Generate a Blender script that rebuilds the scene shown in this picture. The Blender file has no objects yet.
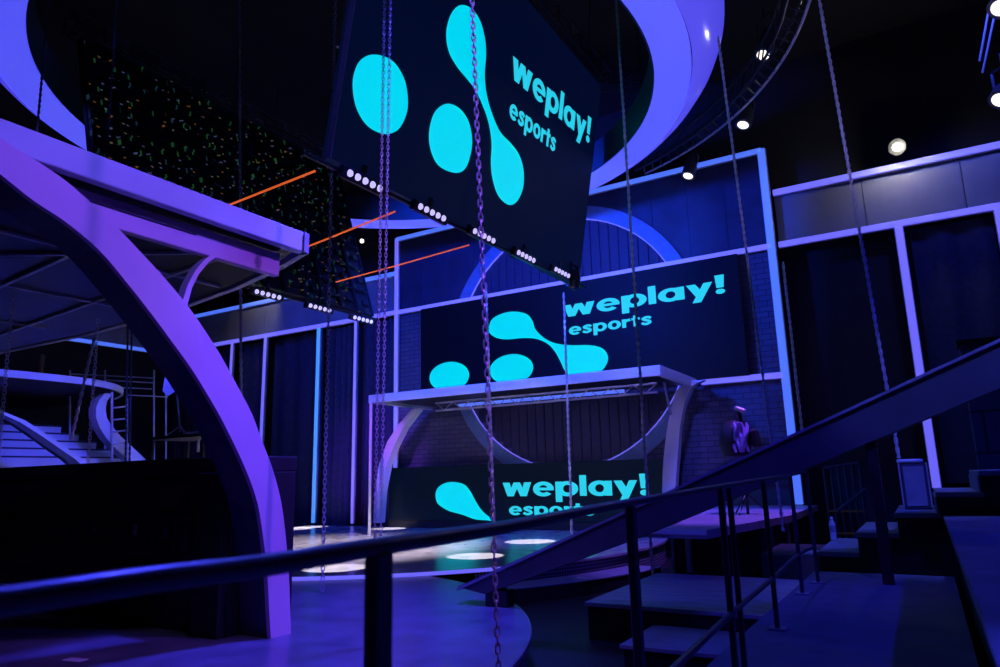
import bpy, math, random
import numpy as np
from mathutils import Vector, Matrix
random.seed(7)
C = bpy.context.scene.collection
PI = math.pi

# ------------------------------------------------------------------ camera (measured from the room's own vanishing points)
FPX, H0, HS, VB = 694.3, 476.5, -.02456, 924.5
U_ = Vector((HS, 1, -(H0 - 333.5) / FPX)).normalized()
Y_ = Vector((VB - 500, -(H0 + HS * (VB - 500) - 333.5), -FPX)).normalized()
X_ = Y_.cross(U_)
ROT = Matrix((X_, Y_, U_))
EYE = Vector((0, 0, 1.6))
cam = bpy.data.cameras.new('camera'); co = bpy.data.objects.new('camera', cam); C.objects.link(co)
co.matrix_world = Matrix.Translation(EYE) @ ROT.to_4x4()
cam.sensor_width = 36; cam.lens = FPX * 36 / 1000; cam.clip_end = 200; cam.clip_start = .05
cam.dof.use_dof = True; cam.dof.focus_distance = 13; cam.dof.aperture_fstop = 4.5
bpy.context.scene.camera = co

def ray(x, y): return ROT @ Vector((x - 500, -(y - 333.5), -FPX))
def onz(x, y, z): d = ray(x, y); return EYE + d * ((z - EYE.z) / d.z)
def ony(x, y, Y): d = ray(x, y); return EYE + d * (Y / d.y)
def onx(x, y, X): d = ray(x, y); return EYE + d * (X / d.x)
def atd(x, y, r): d = ray(x, y); return EYE + d * (r / math.hypot(d.x, d.y))
def onp(x, y, P, n): d = ray(x, y); return EYE + d * ((P - EYE).dot(n) / d.dot(n))

# ------------------------------------------------------------------ materials
def lin(c):
    return tuple(((v / 255 / 12.92) if v <= 10 else ((v / 255 + .055) / 1.055) ** 2.4) for v in c)
def mat(name, col, rough=.5, metal=0, emit=None, st=0, noise=0, nscale=6, bump=0, spec=.5, stretch=None):
    m = bpy.data.materials.new(name); m.use_nodes = True
    N, L = m.node_tree.nodes, m.node_tree.links
    b = N['Principled BSDF']
    b.inputs['Base Color'].default_value = (*col, 1); b.inputs['Roughness'].default_value = rough
    b.inputs['Metallic'].default_value = metal; b.inputs['Specular IOR Level'].default_value = spec
    if emit:
        b.inputs['Emission Color'].default_value = (*emit, 1); b.inputs['Emission Strength'].default_value = st
    if noise or bump:
        tc = N.new('ShaderNodeTexCoord'); n = N.new('ShaderNodeTexNoise'); n.inputs['Scale'].default_value = nscale
        n.inputs['Detail'].default_value = 5
        if stretch:
            mp = N.new('ShaderNodeMapping'); mp.inputs['Scale'].default_value = stretch
            L.new(tc.outputs['Object'], mp.inputs[0]); L.new(mp.outputs[0], n.inputs['Vector'])
        else: L.new(tc.outputs['Object'], n.inputs['Vector'])
        if noise:
            r = N.new('ShaderNodeValToRGB'); r.color_ramp.elements[0].position = .3; r.color_ramp.elements[1].position = .7
            r.color_ramp.elements[0].color = (*[c * (1 - noise) for c in col], 1)
            r.color_ramp.elements[1].color = (*[min(1, c * (1 + noise)) for c in col], 1)
            L.new(n.outputs['Fac'], r.inputs[0]); L.new(r.outputs[0], b.inputs['Base Color'])
            mr = N.new('ShaderNodeMapRange'); mr.inputs[3].default_value = max(.02, rough * (1 - noise * .5)); mr.inputs[4].default_value = min(1, rough * (1 + noise * .5))
            L.new(n.outputs['Fac'], mr.inputs[0]); L.new(mr.outputs[0], b.inputs['Roughness'])
        if bump:
            bp = N.new('ShaderNodeBump'); bp.inputs['Strength'].default_value = bump; bp.inputs['Distance'].default_value = .02
            L.new(n.outputs['Fac'], bp.inputs['Height']); L.new(bp.outputs[0], b.inputs['Normal'])
    return m
def brickmat(name, c1, c2, cm, sx, bw, bh, rough=.75, axes='xz', mortar=.012, bump=.6, strength=1):
    m = mat(name, c1, rough); N, L = m.node_tree.nodes, m.node_tree.links; b = N['Principled BSDF']
    tc = N.new('ShaderNodeTexCoord'); s = N.new('ShaderNodeSeparateXYZ'); c = N.new('ShaderNodeCombineXYZ')
    L.new(tc.outputs['Object'], s.inputs[0])
    L.new(s.outputs['XYZ'.index(axes[0].upper())], c.inputs[0]); L.new(s.outputs['XYZ'.index(axes[1].upper())], c.inputs[1])
    k = N.new('ShaderNodeTexBrick'); L.new(c.outputs[0], k.inputs['Vector'])
    k.inputs['Scale'].default_value = sx; k.inputs['Brick Width'].default_value = bw; k.inputs['Row Height'].default_value = bh
    k.inputs['Mortar Size'].default_value = mortar; k.inputs['Color1'].default_value = (*c1, 1); k.inputs['Color2'].default_value = (*c2, 1)
    k.inputs['Mortar'].default_value = (*cm, 1)
    L.new(k.outputs['Color'], b.inputs['Base Color'])
    bp = N.new('ShaderNodeBump'); bp.inputs['Strength'].default_value = bump; bp.inputs['Distance'].default_value = .03; bp.invert = True
    L.new(k.outputs['Fac'], bp.inputs['Height']); L.new(bp.outputs[0], b.inputs['Normal'])
    return m
def gridmat(name, hole, bar, scale, axes='xz', rough=.5):      # perforated / woven mesh panel
    m = mat(name, bar, rough); N, L = m.node_tree.nodes, m.node_tree.links; b = N['Principled BSDF']
    tc = N.new('ShaderNodeTexCoord'); mp = N.new('ShaderNodeMapping'); mp.inputs['Scale'].default_value = (scale,) * 3
    uvn = tc.outputs['UV'] if axes == 'uv' else tc.outputs['Object']
    L.new(uvn, mp.inputs[0]); ck = N.new('ShaderNodeTexBrick'); ck.offset = 0
    s = N.new('ShaderNodeSeparateXYZ'); c = N.new('ShaderNodeCombineXYZ'); L.new(mp.outputs[0], s.inputs[0])
    if axes == 'uv': L.new(s.outputs[0], c.inputs[0]); L.new(s.outputs[1], c.inputs[1])
    else: L.new(s.outputs['XYZ'.index(axes[0].upper())], c.inputs[0]); L.new(s.outputs['XYZ'.index(axes[1].upper())], c.inputs[1])
    L.new(c.outputs[0], ck.inputs['Vector']); ck.inputs['Scale'].default_value = 1; ck.inputs['Brick Width'].default_value = 1
    ck.inputs['Row Height'].default_value = 1; ck.inputs['Mortar Size'].default_value = .12
    ck.inputs['Color1'].default_value = (*hole, 1); ck.inputs['Color2'].default_value = (*hole, 1); ck.inputs['Mortar'].default_value = (*bar, 1)
    L.new(ck.outputs['Color'], b.inputs['Base Color'])
    bp = N.new('ShaderNodeBump'); bp.inputs['Strength'].default_value = .5; bp.inputs['Distance'].default_value = .02
    L.new(ck.outputs['Fac'], bp.inputs['Height']); L.new(bp.outputs[0], b.inputs['Normal'])
    return m

M = {}
M['ground'] = mat('ground', (.012, .012, .016), .6, noise=.3, nscale=3)
M['black'] = mat('black_paint', (.012, .012, .016), .6, noise=.2)
M['blackwall'] = mat('black_wall', (.02, .021, .024), .85, noise=.3, nscale=1.5)
M['ceil'] = mat('ceiling_black', (.012, .012, .013), .9, noise=.3)
M['disc'] = mat('polished_floor', (.15, .15, .21), .3, noise=.35, nscale=2.2, spec=.5, bump=.02)
M['stage'] = mat('stage_floor', (.36, .34, .36), .2, noise=.22, nscale=2.5, spec=.45, bump=.02)
M['white'] = mat('white_paint', (.8, .8, .82), .55, noise=.05, nscale=1.2)
M['whitegloss'] = mat('white_gloss', (.8, .8, .82), .22, noise=.04)
M['arch_shade'] = mat('arch_shade_dark', (.05, .06, .1), .5, noise=.2)  # shade on the unlit arch sides put into a dark colour
M['navy'] = mat('navy_panel', (.035, .045, .1), .55, noise=.25, nscale=2)
M['band'] = mat('band_panel', (.32, .33, .38), .5, noise=.15, nscale=.8)
M['curtain'] = mat('curtain_velvet', (.04, .045, .1), .9, noise=.3, nscale=8)
M['gloss'] = mat('dark_glass_soffit', (.012, .014, .02), .3, noise=.3, nscale=1.5, spec=.12)
M['can'] = mat('can_metal', (.16, .17, .2), .3, .5, noise=.1)
M['trimgrey'] = mat('grey_aluminium', (.42, .42, .46), .45, .15, noise=.1)
M['metal'] = mat('galvanised_steel', (.66, .62, .6), .4, .2, noise=.12, nscale=30)
M['blackmetal'] = mat('black_metal', (.05, .05, .06), .35, .5, noise=.15)
M['rail'] = mat('rail_black_tube', (.09, .085, .11), .32, .3, noise=.1)
M['brick'] = brickmat('dark_brick', (.10, .11, .17), (.14, .14, .2), (.05, .05, .09), 1, .42, .15)
M['tile'] = brickmat('dark_tile', (.09, .1, .14), (.1, .11, .15), (.03, .03, .05), 1, 1.1, .55, mortar=.02)
M['deck'] = mat('deck_boards', (.4, .36, .45), .45, noise=.3, nscale=3, stretch=(.6, 4, 1))
M['platform'] = mat('platform_carpet', (.2, .2, .28), .8, noise=.15, nscale=5)
M['step'] = mat('painted_step', (.25, .28, .36), .55, noise=.15)
M['riser'] = gridmat('mesh_riser', (.012, .012, .016), (.4, .38, .45), 16, 'uv')
M['screenface'] = mat('screen_black', (.006, .007, .012), .5, emit=(.0005, .0027, .021), st=1, noise=.1, spec=.15)
M['screenface2'] = mat('screen_black_mid', (.005, .006, .01), .5, emit=(.0003, .0008, .005), st=1, noise=.1, spec=.15)
M['screenface3'] = mat('screen_black_low', (.006, .007, .012), .4, emit=(.0005, .0036, .0105), st=1, noise=.1, spec=.15)
CY = lin((0, 214, 242))
M['cyan'] = mat('cyan_pixels', (0, 0, 0), .5, emit=CY, st=1.0)
M['cyan2'] = mat('cyan_pixels_text', (0, 0, 0), .5, emit=lin((40, 206, 236)), st=1.0)
M['led'] = mat('led_lavender', (.5, .5, .6), .4, emit=lin((104, 98, 240)), st=1.0)
M['ledblue'] = mat('led_blue', (.4, .5, .6), .4, emit=lin((72, 110, 240)), st=1.0)
M['ledsky'] = mat('led_sky', (.4, .5, .6), .4, emit=lin((60, 140, 250)), st=1.0)
M['ring'] = mat('ring_painted_light', (.6, .6, .7), .3, emit=lin((74, 78, 238)), st=1.0)  # blue light falling on the ring underside put in as emission
M['ringouter'] = mat('ring_outer_gloss', (.5, .5, .7), .15, emit=lin((74, 68, 225)), st=.9)  # glossy outer side, the blue light on it put in as emission
M['ringinner'] = mat('ring_inner_teal', (.03, .06, .09), .4, noise=.1)
M['lens'] = mat('lens_lit', (.8, .8, .9), .2, emit=(.62, .55, 1.0), st=1.0)
M['lenswarm'] = mat('lens_warm', (.8, .8, .8), .2, emit=(1, .9, .75), st=1.6)
M['worklamp'] = mat('work_lamp', (.8, .8, .8), .2, emit=(1, .97, .72), st=9)
M['orange'] = mat('orange_glow_line', (.5, .12, .02), .5, emit=(.75, .11, .02), st=.85)
M['wallring'] = mat('wall_ring_blue', (.17, .3, .5), .5, noise=.1)
M['darkslat'] = mat('dark_slats', (.035, .04, .09), .6, noise=.2)
M['archpink'] = mat('arch_pink', (.82, .56, .72), .55, noise=.05, nscale=1.2)  # even pinkish tint of arch, inner fascia and brace
M['fasciapale'] = mat('fascia_pale', (.62, .74, .8), .55, noise=.05, nscale=1.2)  # even pale bluish tint of the canopy edge
M['bundle'] = mat('bundle_purple_light', (.45, .3, .75), .6, noise=.4, nscale=14)  # purple light on the bundle put into its base colour
M['skirt'] = mat('teal_skirting', (.12, .2, .28), .6, noise=.1)
M['softbox'] = mat('softbox_cloth', (.6, .6, .62), .8, noise=.1)
M['bottle'] = mat('clear_bottle', (.55, .6, .7), .12, noise=.05)
M['beam'] = mat('beam_paint', (.10, .10, .13), .55, noise=.15, nscale=2)
M['beamcap'] = mat('beam_cap', (.35, .33, .42), .4, noise=.15)
M['tape'] = mat('white_tape', (.8, .8, .85), .7, noise=.1)
M['yellow'] = mat('yellow_mark', (.5, .35, .03), .6, noise=.2)
M['brown'] = mat('brown_board', (.35, .18, .07), .7, noise=.2)

def cabinet_mat():
    m = mat('led_cabinet_back', (.02, .02, .024), .4); N, L = m.node_tree.nodes, m.node_tree.links; b = N['Principled BSDF']
    tc = N.new('ShaderNodeTexCoord'); oi = N.new('ShaderNodeObjectInfo')
    ad = N.new('ShaderNodeVectorMath'); ad.operation = 'ADD'; L.new(tc.outputs['Object'], ad.inputs[0]); L.new(oi.outputs['Location'], ad.inputs[1])
    def layer(sy, sz, wy, wz, thr, cols, seed, jit):
        mp = N.new('ShaderNodeMapping'); mp.inputs['Scale'].default_value = (0, sy, sz); mp.inputs['Location'].default_value = (0, seed, seed * .37)
        L.new(ad.outputs[0], mp.inputs[0])
        fl = N.new('ShaderNodeVectorMath'); fl.operation = 'FLOOR'; L.new(mp.outputs[0], fl.inputs[0])
        wn = N.new('ShaderNodeTexWhiteNoise'); wn.noise_dimensions = '3D'; L.new(fl.outputs[0], wn.inputs['Vector'])
        fr = N.new('ShaderNodeVectorMath'); fr.operation = 'FRACTION'; L.new(mp.outputs[0], fr.inputs[0])
        js = N.new('ShaderNodeVectorMath'); js.operation = 'SCALE'; L.new(wn.outputs['Color'], js.inputs[0]); js.inputs['Scale'].default_value = jit
        sb = N.new('ShaderNodeVectorMath'); sb.operation = 'SUBTRACT'; L.new(fr.outputs[0], sb.inputs[0]); L.new(js.outputs[0], sb.inputs[1])
        of = N.new('ShaderNodeVectorMath'); of.operation = 'SUBTRACT'; L.new(sb.outputs[0], of.inputs[0]); of.inputs[1].default_value = (0, .5 - jit / 2, .5 - jit / 2)
        ab = N.new('ShaderNodeVectorMath'); ab.operation = 'ABSOLUTE'; L.new(of.outputs[0], ab.inputs[0])
        s = N.new('ShaderNodeSeparateXYZ'); L.new(ab.outputs[0], s.inputs[0])
        def lt(o, v):
            n = N.new('ShaderNodeMath'); n.operation = 'LESS_THAN'; L.new(o, n.inputs[0]); n.inputs[1].default_value = v; return n.outputs[0]
        def mul(a, c):
            n = N.new('ShaderNodeMath'); n.operation = 'MULTIPLY'; L.new(a, n.inputs[0])
            if isinstance(c, float): n.inputs[1].default_value = c
            else: L.new(c, n.inputs[1])
            return n.outputs[0]
        mask = mul(mul(lt(s.outputs[1], wy), lt(s.outputs[2], wz)), lt(wn.outputs['Value'], thr))
        rp = N.new('ShaderNodeValToRGB'); rp.color_ramp.interpolation = 'CONSTANT'
        e = rp.color_ramp.elements
        for i, c in enumerate(cols):
            if i < 2: el = e[i]
            else: el = e.new(.5)
            el.position = i / len(cols) * thr; el.color = (*c, 1)
        L.new(wn.outputs['Value'], rp.inputs[0])
        sc = N.new('ShaderNodeVectorMath'); sc.operation = 'SCALE'; L.new(rp.outputs[0], sc.inputs[0]); L.new(mask, sc.inputs['Scale'])
        return sc.outputs[0]
    a = layer(3.4, 3.1, .06, .19, .5, [(.004, .035, .014), (.008, .045, .014), (.006, .018, .03)], 3.3, .6)
    c = layer(3.9, 5.1, .11, .07, .5, [(.07, .055, .06), (.09, .035, .01), (.04, .045, .11), (.06, .05, .02), (.03, .035, .09)], 7.7, .7)
    s = N.new('ShaderNodeVectorMath'); s.operation = 'ADD'; L.new(a, s.inputs[0]); L.new(c, s.inputs[1])
    L.new(s.outputs[0], b.inputs['Emission Color']); b.inputs['Emission Strength'].default_value = 1.0
    return m
M['cabinet'] = cabinet_mat()

# ------------------------------------------------------------------ mesh builder
class MB:
    def __init__(s): s.v = []; s.f = []; s.uv = {}
    def add(s, vs, fs):
        o = len(s.v); s.v += [Vector(v) for v in vs]; s.f += [[i + o for i in f] for f in fs]; return s
    def box(s, a, b, bev=0):
        (x0, y0, z0), (x1, y1, z1) = a, b
        return s.obox(Vector(((x0 + x1) / 2, (y0 + y1) / 2, (z0 + z1) / 2)), Vector((1, 0, 0)), Vector((0, 1, 0)), Vector((0, 0, 1)), abs(x1 - x0) / 2, abs(y1 - y0) / 2, abs(z1 - z0) / 2, bev)
    def obox(s, c, ax, ay, az, hx, hy, hz, bev=0):
        c, ax, ay, az = Vector(c), Vector(ax), Vector(ay), Vector(az)
        if not bev:
            vs = [c + ax * hx * i + ay * hy * j + az * hz * k for i in (-1, 1) for j in (-1, 1) for k in (-1, 1)]
            return s.add(vs, [(0, 1, 3, 2), (4, 6, 7, 5), (0, 4, 5, 1), (2, 3, 7, 6), (0, 2, 6, 4), (1, 5, 7, 3)])
        b = min(bev, hx * .9, hy * .9, hz * .9)           # chamfered box: profile rounds in x,y then inset top and bottom
        def loop(i, z):
            a = [(-hx + i, -hy + b + 0), (-hx + b, -hy + i), (hx - b, -hy + i), (hx - i, -hy + b), (hx - i, hy - b), (hx - b, hy - i), (-hx + b, hy - i), (-hx + i, hy - b)]
            return [c + ax * x + ay * y + az * z for x, y in a]
        vs = loop(b * .7, -hz) + loop(0, -hz + b) + loop(0, hz - b) + loop(b * .7, hz)
        fs = [list(range(7, -1, -1)), list(range(24, 32))]
        for r in range(3):
            for i in range(8): fs.append((r * 8 + i, r * 8 + (i + 1) % 8, r * 8 + 8 + (i + 1) % 8, r * 8 + 8 + i))
        return s.add(vs, fs)
    def bar(s, p, q, w, h=None, up=(0, 0, 1), bev=0):
        p, q = Vector(p), Vector(q); d = q - p; L = d.length; d.normalize(); h = h or w
        up = Vector(up)
        if abs(d.dot(up)) > .98: up = Vector((1, 0, 0))
        r = d.cross(up).normalized(); u = r.cross(d).normalized()
        return s.obox((p + q) / 2, r, d, u, w / 2, L / 2, h / 2, bev)
    def tube(s, pts, r, n=10, closed=False, caps=True):
        pts = [Vector(p) for p in pts]; N = len(pts); rings = []; prev = None
        for i, p in enumerate(pts):
            a = pts[(i - 1) % N] if closed or i > 0 else p; b = pts[(i + 1) % N] if closed or i < N - 1 else p
            t = (b - a).normalized()
            if prev is None:
                ref = Vector((0, 0, 1)) if abs(t.z) < .9 else Vector((1, 0, 0)); e = t.cross(ref).normalized()
            else: e = (prev - t * prev.dot(t)).normalized()
            prev = e; g = t.cross(e)
            rr = r[i] if isinstance(r, (list, tuple)) else r
            rings.append([p + (e * math.cos(k / n * 2 * PI) + g * math.sin(k / n * 2 * PI)) * rr for k in range(n)])
        vs = [v for R in rings for v in R]; fs = []
        for i in range(N if closed else N - 1):
            j = (i + 1) % N
            for k in range(n): fs.append((i * n + k, i * n + (k + 1) % n, j * n + (k + 1) % n, j * n + k))
        if caps and not closed: fs += [list(range(n - 1, -1, -1)), [(N - 1) * n + k for k in range(n)]]
        return s.add(vs, fs)
    def lathe(s, prof, c, axis=(0, 0, 1), n=20):         # prof: (radius, height along axis)
        c, a = Vector(c), Vector(axis).normalized(); e = a.cross(Vector((0, 0, 1)) if abs(a.z) < .9 else Vector((1, 0, 0))).normalized(); g = a.cross(e)
        vs = [c + a * h + (e * math.cos(k / n * 2 * PI) + g * math.sin(k / n * 2 * PI)) * r for r, h in prof for k in range(n)]
        fs = [(i * n + k, i * n + (k + 1) % n, (i + 1) * n + (k + 1) % n, (i + 1) * n + k) for i in range(len(prof) - 1) for k in range(n)]
        fs += [list(range(n - 1, -1, -1)), [(len(prof) - 1) * n + k for k in range(n)]]
        return s.add(vs, fs)
    def prism(s, poly, ext):                             # planar polygon extruded by a vector
        poly = [Vector(p) for p in poly]; n = len(poly); ext = Vector(ext)
        vs = poly + [p + ext for p in poly]
        return s.add(vs, [list(range(n)), list(range(2 * n - 1, n - 1, -1))] + [(i, n + i, n + (i + 1) % n, (i + 1) % n) for i in range(n)])
    def strip(s, A, B, ext):                             # solid ribbon between two edge polylines of equal length, extruded by ext
        A = [Vector(p) for p in A]; B = [Vector(p) for p in B]; e = Vector(ext); n = len(A)
        vs = A + B + [p + e for p in A] + [p + e for p in B]; fs = []
        for i in range(n - 1):
            fs += [(i, i + 1, n + i + 1, n + i), (2 * n + i, 3 * n + i, 3 * n + i + 1, 2 * n + i + 1), (i, 2 * n + i, 2 * n + i + 1, i + 1), (n + i, n + i + 1, 3 * n + i + 1, 3 * n + i)]
        fs += [(0, n, 3 * n, 2 * n), (n - 1, 3 * n - 1, 4 * n - 1, 2 * n - 1)]
        return s.add(vs, fs)
    def sweep(s, c, prof, a0, a1, n, closed=False):      # (r,z) profile polygon swept round a vertical axis through c
        m = len(prof); vs = []; N = n if closed else n + 1
        for i in range(N):
            a = a0 + (a1 - a0) * i / n
            vs += [(c[0] + r * math.cos(a), c[1] + r * math.sin(a), z) for r, z in prof]
        fs = []
        for i in range(n):
            j = (i + 1) % N
            for k in range(m): fs.append((i * m + k, j * m + k, j * m + (k + 1) % m, i * m + (k + 1) % m))
        if not closed: fs += [list(range(m)), [n * m + k for k in range(m - 1, -1, -1)]]
        return s.add(vs, fs)
    def build(s, name, m, parent=None, smooth=False, fix=True, origin=None):
        me = bpy.data.meshes.new(name)
        if parent is not None: o0 = Vector(parent['_w'])
        elif origin is not None: o0 = Vector(origin)
        else:
            xs = [v.x for v in s.v]; ys = [v.y for v in s.v]; zs = [v.z for v in s.v]
            o0 = Vector(((min(xs) + max(xs)) / 2, (min(ys) + max(ys)) / 2, min(zs)))
        me.from_pydata([v - o0 for v in s.v], [], s.f)
        if fix:
            import bmesh
            bm = bmesh.new(); bm.from_mesh(me); bmesh.ops.recalc_face_normals(bm, faces=bm.faces); bm.to_mesh(me); bm.free()
        me.materials.append(m)
        o = bpy.data.objects.new(name, me); C.objects.link(o)
        if smooth:
            for p in me.polygons: p.use_smooth = True
            try: me.set_sharp_from_angle(angle=R(40))
            except Exception: pass
        if parent is not None:
            o.parent = parent; WORLD[o.name] = o0
        else: o.location = o0
        o['_w'] = tuple(o0)
        return o
def R(d): return math.radians(d)
WORLD = {}
def tag(o, label, cat, group=None, kind=None):
    o['label'] = label; o['category'] = cat
    if group: o['group'] = group
    if kind: o['kind'] = kind
    return o
def thing(name, loc, label, cat, group=None):
    o = bpy.data.objects.new(name, None); C.objects.link(o); o.empty_display_size = .2
    o.location = loc; o['_w'] = tuple(loc); return tag(o, label, cat, group)
def struct(name, mb, m, **k):
    o = mb.build(name, m, **k); o['kind'] = 'structure'; return o
def spline(pts, k=6, closed=True):
    pts = [Vector(p) for p in pts]; n = len(pts); out = []
    rng = range(n) if closed else range(n - 1)
    for i in rng:
        g = lambda j: pts[j % n] if closed else pts[max(0, min(n - 1, j))]
        p0, p1, p2, p3 = g(i - 1), g(i), g(i + 1), g(i + 2)
        for t in range(k):
            t /= k
            out.append(.5 * (2 * p1 + (p2 - p0) * t + (2 * p0 - 5 * p1 + 4 * p2 - p3) * t * t + (3 * p1 - p0 - 3 * p2 + p3) * t ** 3))
    if not closed: out.append(pts[-1])
    return out

# ------------------------------------------------------------------ the room
b = MB().box((-34, -8, -.65), (9, 20.4, -.45)); struct('floor', b, M['ground'])
b = MB().box((-34, -8, 13), (9, 20.4, 13.3)); struct('ceiling', b, M['ceil'])
b = MB().box((-34, 19.6, -.45), (9, 20.4, 13)); struct('wall_back', b, M['blackwall'])
b = MB().box((-34, -8, -.45), (-29.6, 19.6, 13)); struct('wall_left', b, M['blackwall'])
b = MB().box((8, -8, -.45), (9, 19.6, 13)); struct('wall_right', b, M['blackwall'])
b = MB().box((-29.6, -8, -.45), (8, -7.4, 13)); struct('wall_front', b, M['blackwall'])
# pale band panels between the light strips, in bays with fine seams
b = MB()
for i in range(6): b.box((-29.6 + i * 2.34, 19.12, 7.56), (-29.6 + i * 2.34 + 2.325, 19.6, 8.86), .01)
struct('trim_1', b, M['band'])
b = MB()
for i in range(5): b.box((-2.6 + i * 2.12, 19.12, 7.56), (-2.6 + i * 2.12 + 2.105, 19.6, 8.86), .01)
struct('trim_2', b, M['band'])
b = MB()
for i in range(5): b.box((-29.6, 9.1 + i * 2, 7.56), (-29.2, 9.1 + i * 2 + 1.98, 8.86), .01)
struct('trim_3', b, M['band'])
def led(name, p, q, w, d, m, label, group=None):      # LED profile: aluminium back channel with a glowing cover
    p, q = Vector(p), Vector(q)
    t = thing(name, (p + q) / 2 if abs(p.z - q.z) < .1 else p, label, 'light strip', group)
    off = Vector((0, d, 0)) if abs((q - p).y) < 5 else Vector((-d, 0, 0))
    up = (0, 0, 1) if abs((q - p).z) < 1 else (0, 1, 0)
    if abs((q - p).z) < 1: MB().bar(p, q, .06, w, up, .015).build('light_cover', m, t); MB().bar(p + off, q + off, .09, w * 1.25, up, .01).build('channel', M['trimgrey'], t)
    else:
        MB().obox((p + q) / 2, (1, 0, 0), (0, 1, 0), (0, 0, 1), w / 2, .03, (q - p).length / 2, .015).build('light_cover', m, t)
        MB().obox((p + q) / 2 + off, (1, 0, 0), (0, 1, 0), (0, 0, 1), w * .62, .045, (q - p).length / 2, .01).build('channel', M['trimgrey'], t)
    return t
led('led_strip', (-28.9, 19.0, 8.94), (-15.7, 19.0, 8.94), .15, .07, M['ledblue'], 'upper blue light strip along the pale band left of the brick set')
led('led_strip', (-28.9, 19.0, 7.48), (-15.6, 19.0, 7.48), .15, .07, M['led'], 'lower violet light strip along the pale band left of the brick set')
led('led_strip', (-2.6, 19.0, 8.93), (7.9, 19.0, 8.93), .16, .07, M['led'], 'upper violet light strip on the pale band under the bright work lamp')
led('led_strip', (-2.6, 19.0, 7.46), (7.9, 19.0, 7.46), .15, .07, M['led'], 'lower violet light strip over the black opening right of the brick set')
led('led_strip', (-29.1, 9.2, 7.5), (-29.1, 18.9, 7.5), .15, .07, M['ledblue'], 'blue light strip along the far left wall below the canopy edge')
for x, w, m, lb in ((-24.5, .12, 'led', 'short-looking vertical light strip just right of the ladder rope behind the large arch'),
                    (-22.45, .13, 'led', 'vertical violet light strip grazing the right edge of the large purple arch'),
                    (-19.45, .15, 'ledsky', 'bright sky-blue vertical light strip left of the pale hanging chain'),
                    (-17.55, .1, 'led', 'thin vertical light strip beside the folded dark curtain'),
                    (.18, .17, 'led', 'vertical violet light strip on the far wall right of the black opening'),
                    (2.2, .16, 'led', 'vertical light strip at the right border of the picture')):
    led('led_strip', (x, 19.0, .1 if x < 0 else 1.1), (x, 19.0, 7.4), w, .07, M[m], lb)
# curtains with real folds
def curtain(x0, x1, z0, z1, y, amp, wl, label, n=90):
    b = MB(); vs = []; fs = []
    for i in range(n + 1):
        x = x0 + (x1 - x0) * i / n; yy = y + amp * math.sin((x - x0) / wl * 2 * PI) + amp * .4 * math.sin((x - x0) / wl * 5.1)
        vs += [(x, yy, z0), (x, yy, z1), (x, yy + .03, z1), (x, yy + .03, z0)]
    for i in range(n):
        for k in range(4): fs.append((i * 4 + k, i * 4 + 4 + k, i * 4 + 4 + (k + 1) % 4, i * 4 + (k + 1) % 4))
    fs += [(0, 1, 2, 3), (n * 4 + 3, n * 4 + 2, n * 4 + 1, n * 4)]
    tag(b.add(vs, fs).build('curtain', M['curtain'], smooth=True), label, 'curtain')
curtain(-28.8, -24.65, -.4, 7.35, 19.35, .1, .6, 'dark curtain on the far wall left of the large arch')
curtain(-24.35, -22.6, -.4, 7.35, 19.35, .1, .5, 'narrow dark blue curtain between two light strips at the large arch')
curtain(-22.3, -19.6, -.4, 7.35, 19.4, .06, .9, 'wide dark curtain left of the sky-blue light strip')
curtain(-19.3, -17.65, -.4, 7.35, 19.3, .14, .33, 'tightly folded dark blue curtain behind the pale hanging chain')
curtain(-17.4, -15.75, -.4, 7.35, 19.3, .12, .36, 'folded dark curtain between the double chain and the brick set')
curtain(.4, 2.1, 1.2, 7.35, 19.35, .05, .8, 'navy curtain right of the violet light strip on the far wall')
curtain(2.3, 7.9, 1.2, 7.35, 19.35, .08, .8, 'dark curtain at the right border of the picture')

# ------------------------------------------------------------------ stage floors
DC, DR = (-9.25, 3.95), 6.2
t = thing('stage_platform', (-9.3, 3.9, -.45), 'round polished purple-lit floor platform in the foreground under the large arch', 'stage floor')
n = 96
b = MB(); b.lathe([(DR - .05, -.06), (DR, -.05), (DR, -.01), (DR - .02, 0)], (DC[0], DC[1], 0), n=n); b.build('deck', M['disc'], t)
def riser(c, r, z0, z1, a0, a1, name, parent, m):
    vs = []; fs = []; uv = []; n = 80
    for i in range(n + 1):
        a = a0 + (a1 - a0) * i / n
        for rr, z in ((r, z0), (r, z1), (r - .05, z1), (r - .05, z0)): vs.append((c[0] + rr * math.cos(a), c[1] + rr * math.sin(a), z))
    for i in range(n):
        for k in range(4): fs.append((i * 4 + k, i * 4 + 4 + k, i * 4 + 4 + (k + 1) % 4, i * 4 + (k + 1) % 4))
    o = MB().add(vs, fs).build(name, m, parent)
    ul = o.data.uv_layers.new(name='UVMap'); w0 = Vector(parent['_w'])
    for l in o.data.loops:
        v = o.data.vertices[l.vertex_index].co + w0
        ul.data[l.index].uv = (math.atan2(v.y - c[1], v.x - c[0]) * r, v.z)
    return o
riser(DC, DR - .06, -.45, -.06, R(-100), R(62), 'mesh_riser', t, M['riser'])
ST = .05
t = thing('stage_platform', (-12.6, 15, -.45), 'round main stage floor lit by white spot pools with a glowing rim', 'stage floor')
pts_ = []
for i in range(241):
    a = i / 240 * 2 * PI; x, y = -12.6 + 7.35 * math.cos(a), 15 + 7.35 * math.sin(a)
    if y < 18.8: pts_.append(Vector((x, y, 0.004)))
i0 = max(range(len(pts_)), key=lambda i: (pts_[i] - pts_[i - 1]).length)
pts_ = pts_[i0:] + pts_[:i0]
MB().prism(pts_, (0, 0, ST - .004)).build('deck', M['stage'], t)
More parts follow.
